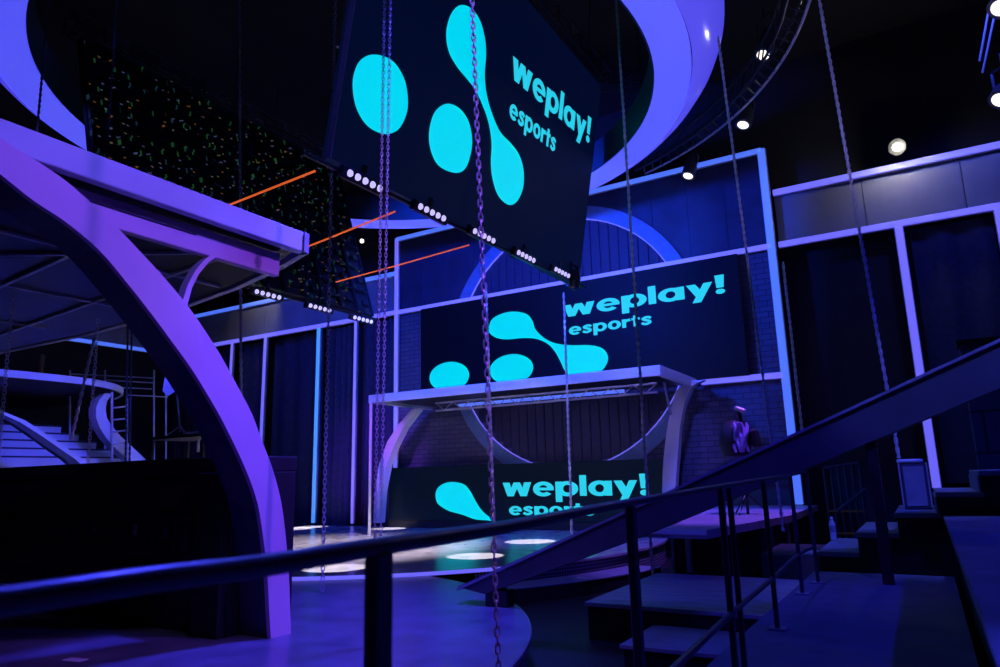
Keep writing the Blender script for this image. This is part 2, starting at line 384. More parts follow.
riser((-12.6, 15), 7.28, -.45, 0, R(-38), R(30), 'mesh_riser', t, M['riser'])
MB().sweep((-12.6, 15), [(7.352, .006), (7.4, .006), (7.4, .046), (7.37, .056), (7.3, .056), (7.3, .051), (7.352, .051)], R(-128), R(-34), 90).build('rim_light', M['led'], t)
# curved steps up to the stage from the right
t = thing('curved_step', (-5.3, 11, -.45), 'low curved black step wrapping the right edge of the main stage', 'step')
MB().sweep((-12.6, 15), [(7.4, -.45), (8.05, -.45), (8.05, -.22), (7.4, -.22)], R(-41), R(-9), 40).build('step_body', M['black'], t)
MB().sweep((-12.6, 15), [(7.4, -.219), (8.07, -.219), (8.07, -.2), (7.4, -.2)], R(-41), R(-9), 40).build('tread', M['step'], t)
# low wooden landing and step between stage and gallery
def slab(name, a, b_, m_top, label, cat, thick=.05, m_body='black', nose=.03):
    t = thing(name, ((a[0] + b_[0]) / 2, (a[1] + b_[1]) / 2, a[2]), label, cat)
    MB().box((a[0] + nose, a[1] + nose, a[2]), (b_[0] - nose, b_[1] - nose, b_[2] - thick)).build('base', M[m_body], t)
    MB().box((a[0], a[1], b_[2] - thick), (b_[0], b_[1], b_[2]), .008).build('top_board', m_top, t); return t
slab('landing', (-3.95, 8.6, -.45), (-1.18, 11.5, 0), M['deck'], 'flat blue-lit landing left of the handrail posts, below the sloping beam', 'landing')
tt = slab('step', (-3.05, 7.5, -.45), (-1.25, 8.6, -.2), M['step'], 'single low black step with a pale nosing behind the handrail post', 'step')
MB().box((-3.05, 7.485, -.235), (-1.25, 7.5, -.2)).build('nosing', M['trimgrey'], tt)
# small tape marks on floors
def tape(p, ang, l, w, label):
    d = Vector((math.cos(ang), math.sin(ang), 0)); e = Vector((-d.y, d.x, 0))
    tag(MB().obox(Vector(p) + Vector((0, 0, .003)), d, e, (0, 0, 1), l / 2, w / 2, .002).build('tape_mark', M['tape']), label, 'tape mark', 'tape marks on the floors')
tape(onz(75, 660, 0), .2, .22, .1, 'white tape mark on the purple floor near the lower left corner')
tape(onz(757, 584, 0), .1, .11, .04, 'white tape mark on the landing left of the handrail post')
tape(onz(783, 563, 0), .1, .11, .04, 'white tape mark on the landing right of the handrail post')
tape(onz(581, 578, -.2), .1, .14, .05, 'white tape mark on the low curved step')

# ------------------------------------------------------------------ brick centre set
b = MB().box((-15.42, 19.0, -.45), (-2.82, 19.6, 7.42)); struct('wall_centre', b, M['brick'])
b = MB()
for i in range(12): b.box((-15.42 + i * 1.05, 19.0, 7.43), (-15.42 + i * 1.05 + 1.045, 19.55, 10.12), .006)
struct('trim_4', b, M['navy'])
b = MB().box((-5.2, 18.93, .73), (-2.85, 18.995, 1.12), .01); struct('baseboard_back', b, M['skirt'])
led('led_strip', (-15.48, 18.84, .1), (-15.48, 18.84, 10.2), .15, .06, M['led'], 'tall vertical light strip framing the left edge of the brick set')
led('led_strip', (-2.76, 18.84, .75), (-2.76, 18.84, 10.2), .19, .06, M['ledblue'], 'tall vertical light strip framing the right edge of the brick set')
led('led_strip', (-15.48, 18.84, 10.16), (-2.76, 18.84, 10.16), .14, .06, M['ledblue'], 'long blue light strip framing the top of the brick set')
led('led_strip', (-15.48, 18.84, 7.42), (-2.76, 18.84, 7.42), .14, .06, M['led'], 'long violet light strip directly above the middle screen')
led('led_strip', (-4.9, 18.84, 3.97), (-2.8, 18.84, 3.97), .15, .06, M['led'], 'short light strip from the stage canopy to the right edge of the brick set')
t = thing('wall_ring', (-9.25, 18.95, 1.9), 'large circular blue ring moulding on the brick set behind the middle screen', 'ring')
def wall_ring(r0, r1, y0, y1, n=72):
    vs = []; fs = []
    for i in range(n):
        a = i / n * 2 * PI
        for r, y in ((r0, y0), (r1, y0), (r1, y1), (r0, y1)): vs.append((-8.99 + r * math.cos(a), y, 5.62 + r * math.sin(a)))
    for i in range(n):
        j = (i + 1) % n
        for k in range(4): fs.append((i * 4 + k, j * 4 + k, j * 4 + (k + 1) % 4, i * 4 + (k + 1) % 4))
    return MB().add(vs, fs)
wall_ring(3.86, 4.27, 18.915, 18.995).build('ring_body', M['wallring'], t)
wall_ring(3.833, 3.855, 18.9, 18.96).build('edge_light', M['led'], t)
bk = MB()
for i in range(26):
    x = -12.74 + i * .3
    h = math.sqrt(max(.01, 3.8 ** 2 - (x + .15 + 8.99) ** 2)); bk.box((x, 18.95, 5.62 - h), (x + .285, 18.992, 5.62 + h), .01)
bk.build('slat_backing', M['darkslat'], t)

# ------------------------------------------------------------------ lettering and logo
def ell(cx, cy, rx, ry, a0=0, a1=2 * PI, wx=None, wy=None, n=28):
    if wx is None: return [[(cx + rx * math.cos(i / n * 2 * PI), cy + ry * math.sin(i / n * 2 * PI)) for i in range(n)]]
    q = []
    P = lambda r1, r2, a: (cx + r1 * math.cos(a), cy + r2 * math.sin(a))
    for i in range(n):
        a, c = a0 + (a1 - a0) * i / n, a0 + (a1 - a0) * (i + 1) / n
        q.append([P(rx - wx, ry - wy, a), P(rx, ry, a), P(rx, ry, c), P(rx - wx, ry - wy, c)])
    return q
def bx(x0, y0, x1, y1): return [[(x0, y0), (x1, y0), (x1, y1), (x0, y1)]]
def strk(pts, w):
    sp = [Vector((p[0], p[1], 0)) for p in pts]; sp = spline(sp, 5, False); q = []; L = []; Rr = []
    for i, p in enumerate(sp):
        d = (sp[min(i + 1, len(sp) - 1)] - sp[max(i - 1, 0)]).normalized(); nrm = Vector((-d.y, d.x, 0))
        L.append(p + nrm * w / 2); Rr.append(p - nrm * w / 2)
    for i in range(len(sp) - 1): q.append([(v.x, v.y) for v in (L[i], L[i + 1], Rr[i + 1], Rr[i])])
    return q
GLY = {
 'w': (1.72, [[(0, 1), (.42, 1), (.68, 0), (.28, 0)], [(.28, 0), (.66, 0), (1.03, 1), (.67, 1)], [(.69, 1), (1.05, 1), (1.44, 0), (1.06, 0)], [(1.04, 0), (1.44, 0), (1.72, 1), (1.30, 1)]]),
 'e': (1.2, ell(.6, .5, .6, .53, 0, R(318), .35, .26) + bx(.2, .4, 1.19, .6)),
 'p': (1.25, bx(0, -.42, .37, 1) + ell(.66, .5, .6, .53, 0, 2 * PI, .37, .26)),
 'l': (.37, bx(0, 0, .37, 1.42)),
 'a': (1.25, bx(.88, 0, 1.25, 1) + ell(.6, .5, .6, .53, 0, 2 * PI, .37, .26)),
 'y': (1.2, [[(0, 1), (.42, 1), (.84, .12), (.44, -.02)], [(.8, 1), (1.2, 1), (.64, -.42), (.24, -.42)]]),
 '!': (.44, [[(.02, 1.42), (.44, 1.42), (.39, .46), (.07, .46)]] + ell(.23, .18, .21, .19)),
 's': (.95, strk([(.86, .73), (.66, .87), (.42, .87), (.18, .73), (.42, .56), (.66, .45), (.77, .27), (.52, .12), (.28, .13), (.06, .27)], .27)),
 'o': (1.2, ell(.6, .5, .6, .53, 0, 2 * PI, .37, .26)),
 'r': (.75, bx(0, 0, .36, 1) + strk([(.2, .5), (.34, .78), (.75, .86)], .3)),
 't': (.74, bx(.17, 0, .53, 1.3) + bx(0, .74, .74, 1)),
}
def word_mesh(word, O, eu, ev, n, width, xh, off, gap=.09):
    adv = sum(GLY[c][0] for c in word) + gap * (len(word) - 1); sx = width / adv; x = 0; b = MB()
    for c in word:
        for q in GLY[c][1]:
            b.add([O + eu * ((x + px) * sx) + ev * (py * xh) + n * off for px, py in q], [list(range(len(q)))])
        x += GLY[c][0] + gap
    return b
def flat(b, name, m, parent): return b.build(name, m, parent, fix=False)
def blob(pts3, n, off):
    P = [p + n * off for p in spline(pts3, 7)]; c = sum(P, Vector()) / len(P)
    import mathutils
    tri = mathutils.geometry.tessellate_polygon([P]); return MB().add(P, [tuple(t) for t in tri])
def clip_v(pts, zmin):
    return [Vector((p.x, p.y, max(p.z, zmin))) for p in pts]

# middle screen
YS = 18.72
t = thing('led_screen', (-9, YS, 4.03), 'wide middle screen on the brick set above the stage canopy, showing the cyan logo', 'screen')
MB().box((-14.3, YS, 4.03), (-3.62, YS + .13, 7.34), .01).build('screen_panel', M['screenface2'], t)
S1 = lambda p: ony(420 + p[0] / 3.125, 270 + p[1] / 3.125, YS)
NB = Vector((0, -1, 0)); EX = Vector((1, 0, 0)); EZ = Vector((0, 0, 1))
db = [(215, 190), (225, 155), (260, 135), (300, 130), (335, 139), (352, 160), (361, 185), (385, 210), (420, 228), (470, 235), (530, 235), (570, 245), (588, 272), (580, 300), (560, 320), (520, 335), (480, 335), (455, 318), (440, 288), (422, 255), (398, 230), (362, 215), (320, 213), (270, 217), (235, 210)]
o = blob([S1(p) for p in db], NB, .006)
for k in range(2):
    cx, cy, rx, ry = ((92, 333, 62, 46), (286, 310, 68, 47))[k]
    q = blob([S1((cx + rx * math.cos(a * PI / 8), cy + ry * math.sin(a * PI / 8) - rx * math.cos(a * PI / 8) * .08)) for a in range(16)], NB, .006); o.add(q.v, q.f)
flat(o, 'logo', M['cyan'], t)
flat(word_mesh('weplay!', Vector((-8.86, YS, 6.29)), (EX + EZ * .002).normalized(), EZ, NB, 4.84, .37, .006), 'lettering', M['cyan2'], t)
flat(word_mesh('esports', Vector((-8.7, YS, 5.72)), EX, EZ, NB, 2.6, .25, .006), 'lettering', M['cyan2'], t)
# low screen
YL = 18.4; kL = YL / 17.4; zl = lambda z: 1.6 + (z - 1.6) * kL
t = thing('led_screen', (-10, YL, ST), 'low wide screen standing at the back of the stage below the canopy', 'screen')
MB().box((-14.55 * kL, YL, zl(.36)), (-5.52 * kL, YL + .2, zl(1.95)), .01).build('screen_panel', M['screenface3'], t)
MB().box((-14.6 * kL, YL + .03, ST), (-5.5 * kL, YL + .2, zl(.36) - .005), .01).build('plinth', M['black'], t)
S2 = lambda p: ony(360 + p[0] / 3.922, 360 + p[1] / 3.922, YL)
lb = [(297, 525), (310, 497), (340, 481), (375, 479), (410, 489), (433, 515), (455, 555), (480, 592), (520, 628), (490, 628), (450, 624), (400, 606), (345, 590), (305, 562)]
flat(blob(clip_v([S2(p) for p in lb], .375 - .07), NB, .006), 'logo', M['cyan'], t)
flat(word_mesh('weplay!', Vector((-10.37 * kL, YL, zl(1.045))), EX, EZ, NB, 4.3 * kL, .38 * kL, .006), 'lettering', M['cyan2'], t)
flat(word_mesh('esports', Vector((-10.18 * kL, YL, zl(.535))), EX, EZ, NB, 2.62 * kL, .24 * kL, .006), 'lettering', M['cyan2'], t)

# ------------------------------------------------------------------ hanging screen facing us
P0 = Vector((-6.4, 6.4, 5.9)); EV = Vector((.84, 0, 4.82)).normalized(); EU = Vector((0, 1, 0)); NN = EU.cross(EV).normalized()
if NN.x < 0: NN = -NN
t = thing('hanging_screen', (-6.4, 10.5, 5.9), 'large tilted screen hanging from the ceiling, showing the cyan logo and lettering', 'screen')
W1, H1 = 8.02, 4.95
cc = P0 + EU * W1 / 2 + EV * H1 / 2
MB().obox(cc - NN * .1, EU, EV, NN, W1 / 2, H1 / 2, .1, .01).build('screen_panel', M['screenface'], t)
MB().bar(P0 - NN * .05 - EU * .02, P0 - NN * .05 - EU * .02 + EV * H1, .02, .1, NN).build('edge_trim', M['ledblue'] if 0 else M['trimgrey'], t)
b = MB()
for i in range(7): b.bar(P0 + EU * (.2 + i * 1.3) - NN * .28, P0 + EU * (.2 + i * 1.3) - NN * .28 + EV * H1, .06)
for k in range(4): b.bar(P0 + EV * (.2 + k * 1.5) - NN * .25, P0 + EU * W1 + EV * (.2 + k * 1.5) - NN * .25, .06)
b.build('back_frame', M['blackmetal'], t)
S3 = lambda p: onp(320 + p[0] / 2.938, p[1] / 2.938, P0 + NN * .006, NN)
e1 = [(160, 160), (120, 176), (99, 220), (97, 270), (110, 325), (142, 372), (190, 394), (230, 380), (254, 335), (258, 285), (246, 228), (212, 178)]
e2 = [(370, 305), (337, 330), (321, 385), (325, 440), (350, 488), (400, 508), (430, 490), (446, 435), (445, 390), (432, 347), (405, 315)]
d3 = [(412, 15), (385, 42), (371, 95), (378, 150), (402, 195), (432, 232), (456, 264), (476, 305), (495, 360), (504, 420), (502, 480), (508, 530), (525, 577), (555, 602), (580, 590), (597, 550), (598, 500), (585, 455), (560, 420), (530, 388), (506, 335), (490, 278), (484, 220), (488, 160), (484, 110), (470, 60), (445, 25)]
o = MB()
for pp in (e1, e2, d3): q = blob([S3(p) for p in pp], NN, 0); o.add(q.v, q.f)
flat(o, 'logo', M['cyan'], t)
rot = lambda a: ((EU * math.cos(a) + EV * math.sin(a)), (EV * math.cos(a) - EU * math.sin(a)))
eu, ev = rot(.045)
flat(word_mesh('weplay!', P0 + EU * 4.08 + EV * 3.2, eu, ev, NN, 3.63, .43, .008), 'lettering', M['cyan2'], t)
eu, ev = rot(.03)
flat(word_mesh('esports', P0 + EU * 4.18 + EV * 2.46, eu, ev, NN, 1.95, .29, .008), 'lettering', M['cyan2'], t)
for u in (.6, 4.1, 7.6): MB().tube([P0 + EU * u + EV * (H1 + .5) - NN * .2, Vector((P0.x + .86, P0.y + u, 13))], .012, 6).build('hanging_cable', M['blackmetal'], t)

# hanging screen seen from behind, with its cabinets
Q0 = Vector((-12.1, 6.5, 5.84)); QV = Vector((-1.53, 0, 4.92)).normalized(); QN = EU.cross(QV).normalized()
if QN.x < 0: QN = -QN
W2, H2 = 7.27, 4.9; nc, nr = 12, 7
t = thing('hanging_screen', (-12.1, 10, 5.84), 'hanging screen seen from behind, its dark back dotted with tiny status lights', 'screen')
MB().obox(Q0 + EU * W2 / 2 + QV * H2 / 2 - QN * .1, EU, QV, QN, W2 / 2, H2 / 2, .06, .01).build('screen_panel', M['black'], t)
cw, ch = W2 / nc, H2 / nr
cab = None
for i in range(nc):
    for j in range(nr):
        c0 = Q0 + EU * (i + .5) * cw + QV * (j + .5) * ch
        if cab is None:
            b = MB(); b.obox(c0 - QN * .02, EU, QV, QN, cw / 2 - .01, ch / 2 - .01, .018, .01)
            for s_ in (-1, 1):
                b.obox(c0 + EU * s_ * (cw / 2 - .025) + QN * .02, EU, QV, QN, .014, ch / 2 - .012, .03); b.obox(c0 + QV * s_ * (ch / 2 - .025) + QN * .02, EU, QV, QN, cw / 2 - .04, .014, .03)
            b.obox(c0 + EU * .08 + QN * .025, EU, QV, QN, .11, .07, .03, .01)
            cab = b.build('led_cabinet', M['cabinet'], t); me = cab.data; cab0 = c0
            off = c0 - Vector(t['_w'])
            for v in me.vertices: v.co -= off
            cab.location = off
        else:
            c = cab.copy(); C.objects.link(c); c.parent = t; c.location = c0 - Vector(t['_w'])
for u in (.5, 3.8, 7.1): MB().tube([Q0 + EU * u + QV * (H2 + .1), Vector((Q0.x - 1.6, Q0.y + u, 13))], .012, 6).build('hanging_cable', M['blackmetal'], t)
# lattice trusses carrying the screens
def truss(name, p, q, w, label, m='blackmetal', seg=.55, r=.028, up=Vector((0, 0, 1))):
    p, q = Vector(p), Vector(q); d = (q - p); L = d.length; d.normalize(); s = d.cross(up).normalized(); u = s.cross(d)
    t = thing(name, (p + q) / 2, label, 'truss')
    cs = [s * a * w / 2 + u * c * w / 2 for a, c in ((-1, -1), (1, -1), (1, 1), (-1, 1))]
    for c in cs: MB().tube([p + c, q + c], r, 8).build('chord', M[m], t)
    b = MB(); n = max(2, int(L / seg))
    for i in range(n):
        a, e = p + d * L * i / n, p + d * L * (i + 1) / n
        for k in range(4):
            c0, c1 = cs[k], cs[(k + 1) % 4]
            b.tube([a + (c0 if i % 2 else c1), e + (c1 if i % 2 else c0)], r * .6, 6, caps=False)
            b.tube([a + c0, a + c1], r * .6, 6, caps=False)
    b.build('bracing', M[m], t); return t
truss('lighting_truss', P0 + EV * (H1 + .3) - NN * .15 + EU * -.2, P0 + EV * (H1 + .3) - NN * .15 + EU * (W1 + .3), .45, 'black lattice truss along the top edge of the tilted logo screen')
truss('lighting_truss', Q0 + QV * (H2 + .22) + EU * -.2, Q0 + QV * (H2 + .22) + EU * (W2 + .2), .4, 'black lattice truss along the top of the screen seen from behind')
truss('lighting_truss', (-11.5, 11.5, 12.2), (-4, 18.5, 12.2), .4, 'dim lattice truss under the ceiling behind the round halo')

# five-lens light bars
def lightbar(c, along, face, label, group):
    a, f = Vector(along).normalized(), Vector(face).normalized(); u = f.cross(a).normalized()
    if u.z < 0: u = -u
    t = thing('light_bar', c, label, 'stage light', group); c = Vector(c)
    MB().obox(c - f * .07, a, f, u, .46, .07, .085, .02).build('housing', M['blackmetal'], t)
    MB().obox(c - f * .13 + u * .15, a, f, u, .05, .03, .09, .01).build('bracket', M['blackmetal'], t)
    for k in range(5):
        p = c + a * (k - 2) * .155
        MB().lathe([(.05, -.005), (.05, .012), (.038, .02)], p, f, 16).build('lens', M['lens'], t)
fdir = Vector((.8, -.5, -.25))
ORD = ['nearest and leftmost', 'second from the left', 'middle', 'fourth from the left', 'farthest and rightmost']
for i, (px, py) in enumerate(((365, 181), (432, 212.5), (484, 236), (526, 256.5), (562, 272.5))):
    p = onx(px, py, -6.3); p.x = -6.3
    lightbar((p.x, p.y, p.z), (0, 1, 0), (.86, -.35, -.3), '%s five-lens light bar under the tilted logo screen' % ORD[i], 'light bars under the logo screen')
for i, (px, py) in enumerate(((268, 294.5), (320, 308), (363, 319.5))):
    p = onx(px, py, -11.95)
    lightbar((p.x, p.y, p.z), (0, 1, 0), (.86, -.35, -.3), '%s five-lens light bar under the screen seen from behind' % ('leftmost', 'middle', 'rightmost')[i], 'light bars under the dark screen back')
t = thing('moving_head_light', onx(575, 279, -6.3), 'black stage light hanging at the right end of the light bar row', 'stage light')
c = Vector(t['_w']); MB().lathe([(.05, -.26), (.11, -.22), (.13, 0), (.11, .16), (.06, .2)], c, (.1, .1, 1), 16).build('lamp_body', M['blackmetal'], t, True)
MB().bar(c + Vector((0, -.17, -.05)), c + Vector((0, -.17, .35)), .03, .06).bar(c + Vector((0, .17, -.05)), c + Vector((0, .17, .35)), .03, .06).bar(c + Vector((0, -.17, .35)), c + Vector((0, .17, .35)), .05, .05).build('yoke', M['blackmetal'], t)
# rail carrying the bars
tag(MB().tube([(-6.42, 5.9, 5.78), (-6.42, 14.9, 5.98)], .035, 8).build('bar_pipe', M['blackmetal']), 'black pipe carrying the light bars under the logo screen', 'pipe')
tag(MB().tube([(-12.1, 6.2, 5.72), (-12.1, 13.9, 5.8)], .035, 8).build('bar_pipe', M['blackmetal']), 'black pipe carrying the light bars under the screen seen from behind', 'pipe')
# glowing orange lines strung between both screens
for i, (pa, pb) in enumerate((((228, 205), (315, 171)), ((308, 246), (395, 211.5)), ((336, 282), (469, 245)))):
    q = onz(*pb, 5.95); p = onz(*pa, 5.95); d = (q - p).normalized()
    if i == 0: p = p - d * 3.2
    if i == 1: p = p - d * 1.6
    tag(MB().tube([p, (p + q) / 2 + Vector((0, 0, -.01)), q], .016 if i < 2 else .014, 8).build('orange_line', M['orange']),
        ('thin orange line highest of three, from the canopy edge to the logo screen', 'thin orange line in the middle, crossing the double chain', 'thin orange line lowest of three, behind the pale brick frame corner')[i], 'cable', 'orange lines between the hanging screens')

# ------------------------------------------------------------------ halo ring, circular truss and spotlights
RC = (-9.1, 10.05)
t = thing('halo_ring', (RC[0], RC[1], 9.0), 'huge round violet-blue lit halo hanging around the screens', 'halo')
MB().sweep(RC, [(5.9, 9.0), (6.58, 9.0), (6.58, 9.05), (5.9, 9.05)], 0, 2 * PI, 128, True).build('lower_face', M['ring'], t, True)
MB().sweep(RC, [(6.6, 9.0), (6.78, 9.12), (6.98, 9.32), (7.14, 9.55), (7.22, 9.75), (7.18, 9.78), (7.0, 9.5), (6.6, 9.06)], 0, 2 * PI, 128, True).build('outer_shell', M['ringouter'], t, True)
MB().sweep(RC, [(5.86, 9.0), (5.895, 9.0), (5.895, 9.72), (5.86, 9.72)], 0, 2 * PI, 128, True).build('inner_wall', M['ringinner'], t, True)
MB().sweep(RC, [(5.895, 9.68), (7.18, 9.76), (7.18, 9.8), (5.895, 9.72)], 0, 2 * PI, 128, True).build('top_cover', M['black'], t, True)
for k in range(10):
    a = k / 10 * 2 * PI + .2; MB().tube([(RC[0] + 6.5 * math.cos(a), RC[1] + 6.5 * math.sin(a), 9.7), (RC[0] + 6.5 * math.cos(a), RC[1] + 6.5 * math.sin(a), 13)], .012, 6).build('hanging_cable', M['blackmetal'], t)
t = thing('round_truss', (RC[0], RC[1], 10.2), 'black curved truss carrying spotlights outside the violet halo', 'truss')
a0, a1 = R(5), R(68)
for r, z in ((8.35, 10.0), (8.75, 10.0), (8.35, 10.4), (8.75, 10.4)):
    MB().tube([(RC[0] + r * math.cos(a0 + (a1 - a0) * i / 40), RC[1] + r * math.sin(a0 + (a1 - a0) * i / 40), z) for i in range(41)], .03, 8).build('chord', M['metal'] if (r, z) == (8.75, 10.0) else M['blackmetal'], t, True)
b = MB()
for i in range(30):
    a, c = a0 + (a1 - a0) * i / 30, a0 + (a1 - a0) * (i + 1) / 30
    P = lambda r, z, an: Vector((RC[0] + r * math.cos(an), RC[1] + r * math.sin(an), z))
    b.tube([P(8.35, 10, a), P(8.75, 10, c)], .018, 6).tube([P(8.75, 10, a), P(8.75, 10.4, c)], .018, 6).tube([P(8.35, 10.4, a), P(8.35, 10, c)], .018, 6)
b.build('bracing', M['blackmetal'], t)
def spotcan(p, d, L, r, label, m='lenswarm'):
    p, d = Vector(p), Vector(d).normalized(); t = thing('spotlight', p, label, 'spotlight', 'spotlights high on the right')
    MB().lathe([(r * .55, -L), (r * .8, -L * .92), (r * .85, -L * .45), (r, -L * .4), (r, 0), (r * .9, 0)], p, d, 20).build('housing', M['can'], t, True)
    MB().lathe([(r * .7, -.02), (r * .7, .004), (r * .5, .02)], p, d, 20).build('lens', M[m], t, True)
    s = d.cross(Vector((0, 0, 1))); s = s.normalized() if s.length > .1 else Vector((1, 0, 0)); c = p - d * L * .5; up = Vector((0, 0, 1))
    b = MB()
    for k in (-1, 1): b.bar(c + s * k * r * 1.15, c + s * k * r * 1.15 + up * (L * .75), .02, .05)
    b.bar(c - s * r * 1.2 + up * L * .75, c + s * r * 1.2 + up * L * .75, .04, .04); b.bar(c + up * L * .75, c + up * (L * .75 + .3), .05, .05)
    b.build('yoke', M['blackmetal'], t)
sd = Vector((-.25, -.35, -1))
spotcan(atd(763, 55, 16.2), sd, .85, .21, 'large spotlight on the curved truss nearest the top of the picture')
spotcan(atd(743, 125, 17.5), sd, .8, .2, 'spotlight on the curved truss left of the long sloping rope')
spotcan(atd(688, 176, 18.8), sd, .75, .19, 'spotlight farthest along the curved truss, over the top of the brick set')
spotcan(atd(1000, 100, 16.5), Vector((-.5, -.5, -.8)), .7, .22, 'lower spotlight at the right border of the picture')
spotcan(atd(1000, 8, 15), Vector((-.5, -.6, -.8)), .7, .22, 'upper spotlight at the right border in the top corner')
t = thing('tube_light', atd(985, 38, 15.5), 'pair of thin unlit grey tubes hanging near the top right corner', 'tube')
for x0, y0, x1, y1 in ((989.5, 6, 979.5, 61), (994, 18, 982.5, 73)): MB().tube([atd(x0, y0, 15.5), atd(x1, y1, 15.5)], .02, 8).build('tube', M['metal'], t)
p = ony(897, 147, 18.6)
t = thing('work_lamp', p, 'bright pale work lamp glowing on the dark wall above the violet strip', 'lamp')
MB().lathe([(.06, -.3), (.13, -.24), (.19, -.06), (.2, 0), (.18, 0)], p, (-.15, -.9, -.35), 20).build('housing', M['blackmetal'], t, True)
MB().lathe([(.1, -.01), (.1, .01), (.06, .04)], p, (-.15, -.9, -.35), 20).build('lens', M['worklamp'], t, True)
MB().bar(p + Vector((0, .1, .1)), p + Vector((0, 1.0, .25)), .05).build('bracket', M['blackmetal'], t)
p2 = ony(362, 241, 18.7)
t = thing('work_lamp', p2, 'small round warm lamp between the orange lines left of the brick set', 'lamp')
MB().lathe([(.03, -.22), (.08, -.18), (.11, 0), (.1, 0)], p2, (.3, -.9, -.3), 16).build('housing', M['blackmetal'], t, True)
MB().lathe([(.085, -.01), (.085, .01), (.05, .03)], p2, (.3, -.9, -.3), 16).build('lens', M['lenswarm'], t, True)
MB().bar(p2 + Vector((0, .1, .05)), p2 + Vector((0, .9, .15)), .04).build('bracket', M['blackmetal'], t)

# ------------------------------------------------------------------ stage canopy in front of the brick set
t = thing('stage_canopy', (-9.4, 17, ST), 'long flat canopy with violet edge over the low screen, on curved legs', 'canopy')
FY = 15.6
MB().box((-13.85, FY, 3.81), (-4.97, FY + .12, 4.05), .012).build('fascia', M['white'], t)
MB().box((-5.09, FY + .13, 3.81), (-4.97, 18.65, 4.05), .012).build('fascia', M['white'], t)
MB().box((-13.85, FY + .13, 3.81), (-13.73, 18.65, 4.05), .012).build('fascia', M['white'], t)
MB().box((-13.72, FY + .13, 3.91), (-5.1, 18.65, 4.01)).build('roof_panel', M['gloss'], t)
b = MB()
for z in (3.5, 3.72): b.bar((-11.9, 16.3, z), (-5.3, 16.3, z), .07, .05)
for i in range(22):
    x = -11.9 + i * .3; b.bar((x, 16.3, 3.5 if i % 2 else 3.72), (x + .3, 16.3, 3.72 if i % 2 else 3.5), .025)
b.build('under_truss', M['trimgrey'], t)
led_u = MB().bar((-11.2, 16.45, 3.62), (-6.2, 16.45, 3.62), .05, .08); led_u.build('under_light', M['ledblue'], t)
cr = [(704, 380), (691, 386), (685, 401), (682, 415), (680, 427), (678, 452), (676, 478), (674.5, 512)]; cl = [(690, 380), (676, 391), (671, 408), (668, 423), (665.5, 440), (663.5, 458), (662.5, 476), (661.5, 512)]
MB().strip([ony(*p, 18.1) for p in cl], [ony(*p, 18.1) for p in cr], (0, .25, 0)).build('curved_leg', M['white'], t)
ll = [(412, 409), (398, 425), (387, 442), (379, 464), (375, 490), (373, 523)]; lr = [(417.5, 409), (403, 428), (393, 448), (386, 466), (381, 491), (378.5, 523)]
MB().strip([ony(*p, 17.0) for p in ll], [ony(*p, 17.0) for p in lr], (0, .3, 0)).build('curved_leg', M['white'], t)
MB().tube([(-13.8, FY + .06, ST), (-13.8, FY + .06, 3.81)], .045, 10).build('pole', M['metal'], t)
MB().bar(ony(664, 383, 16.6), ony(671, 414, 17.6), .05, .06).build('strut', M['trimgrey'], t)

# raised deck on the right of the stage
t = thing('side_deck', (-3.8, 15, -.45), 'raised purple-lit side deck in front of the brick wall, on thin posts', 'platform')
MB().prism([(-4.1, 10.98, .6), (-2.95, 10.9, .6), (-2.35, 14.6, .6), (-2.35, 18.93, .6), (-5.2, 18.93, .6)], (0, 0, .13)).build('deck_boards', M['deck'], t)
MB().prism([(-4.11, 10.94, .66), (-2.93, 10.86, .66), (-2.93, 10.9, .66), (-4.11, 10.98, .66)], (0, 0, .075)).build('edge_trim', M['white'], t)
MB().prism([(-4.2, 13.2, -.45), (-2.5, 13.2, -.45), (-2.5, 18.9, -.45), (-5.1, 18.9, -.45)], (0, 0, 1.05)).build('base', M['black'], t)
q0, q1 = onz(674, 571, 0), onz(690, 572, 0)
for x, y, r, zb in ((q0.x, q0.y, .025, 0), (q1.x, q1.y, .045, 0), (-2.4, 14.6, .04, -.45)): MB().tube([(x, y, zb), (x, y, .6)], r, 10).build('post', M['trimgrey'], t)
# equipment on a stand on that deck
p = ony(741, 438, 15.0)
t = thing('stage_equipment', (p.x, p.y, .73), 'dark lumpy equipment with purple-lit middle and shiny top on a stand by the brick wall', 'equipment')
MB().tube([(p.x, p.y, .73), (p.x, p.y, p.z + .25)], .03, 10).build('pole', M['blackmetal'], t)
for k in range(3):
    a = k * 2.1 + .3; MB().tube([(p.x, p.y, 1.15), (p.x + .4 * math.cos(a), p.y + .4 * math.sin(a), .745)], .016, 8).build('leg', M['blackmetal'], t)
MB().lathe([(.06, -.42), (.26, -.36), (.33, -.1), (.3, .18), (.16, .34), (.05, .38)], (p.x - .12, p.y, p.z), n=18).build('cover', M['black'], t, True)
b = MB()
for k in range(5):
    x0 = p.x - .05 + k * .055
    b.tube([(x0 + .03 * math.sin(k * 1.7 + q_ * .9), p.y - .3 - .03 * math.sin(q_ * 1.1 + k), p.z + .3 - q_ * .085) for q_ in range(8)], [.02, .035, .042, .046, .046, .042, .035, .022], 8)
b.build('fabric_bundle', M['bundle'], t, True)
MB().obox((p.x + .3, p.y - .08, p.z - .02), (.9, 0, .2), (0, 1, 0), (-.2, 0, .9), .09, .1, .2, .05).build('side_pouch', M['black'], t)
MB().lathe([(.05, 0), (.09, .05), (.08, .2), (.04, .25)], (p.x - .03, p.y, p.z + .3), n=14).build('neck', M['black'], t, True)
MB().obox((p.x + .04, p.y - .03, p.z + .58), (.9, 0, -.4), (0, 1, 0), (.4, 0, .9), .12, .06, .05, .03).build('clamp_head', M['metal'], t)

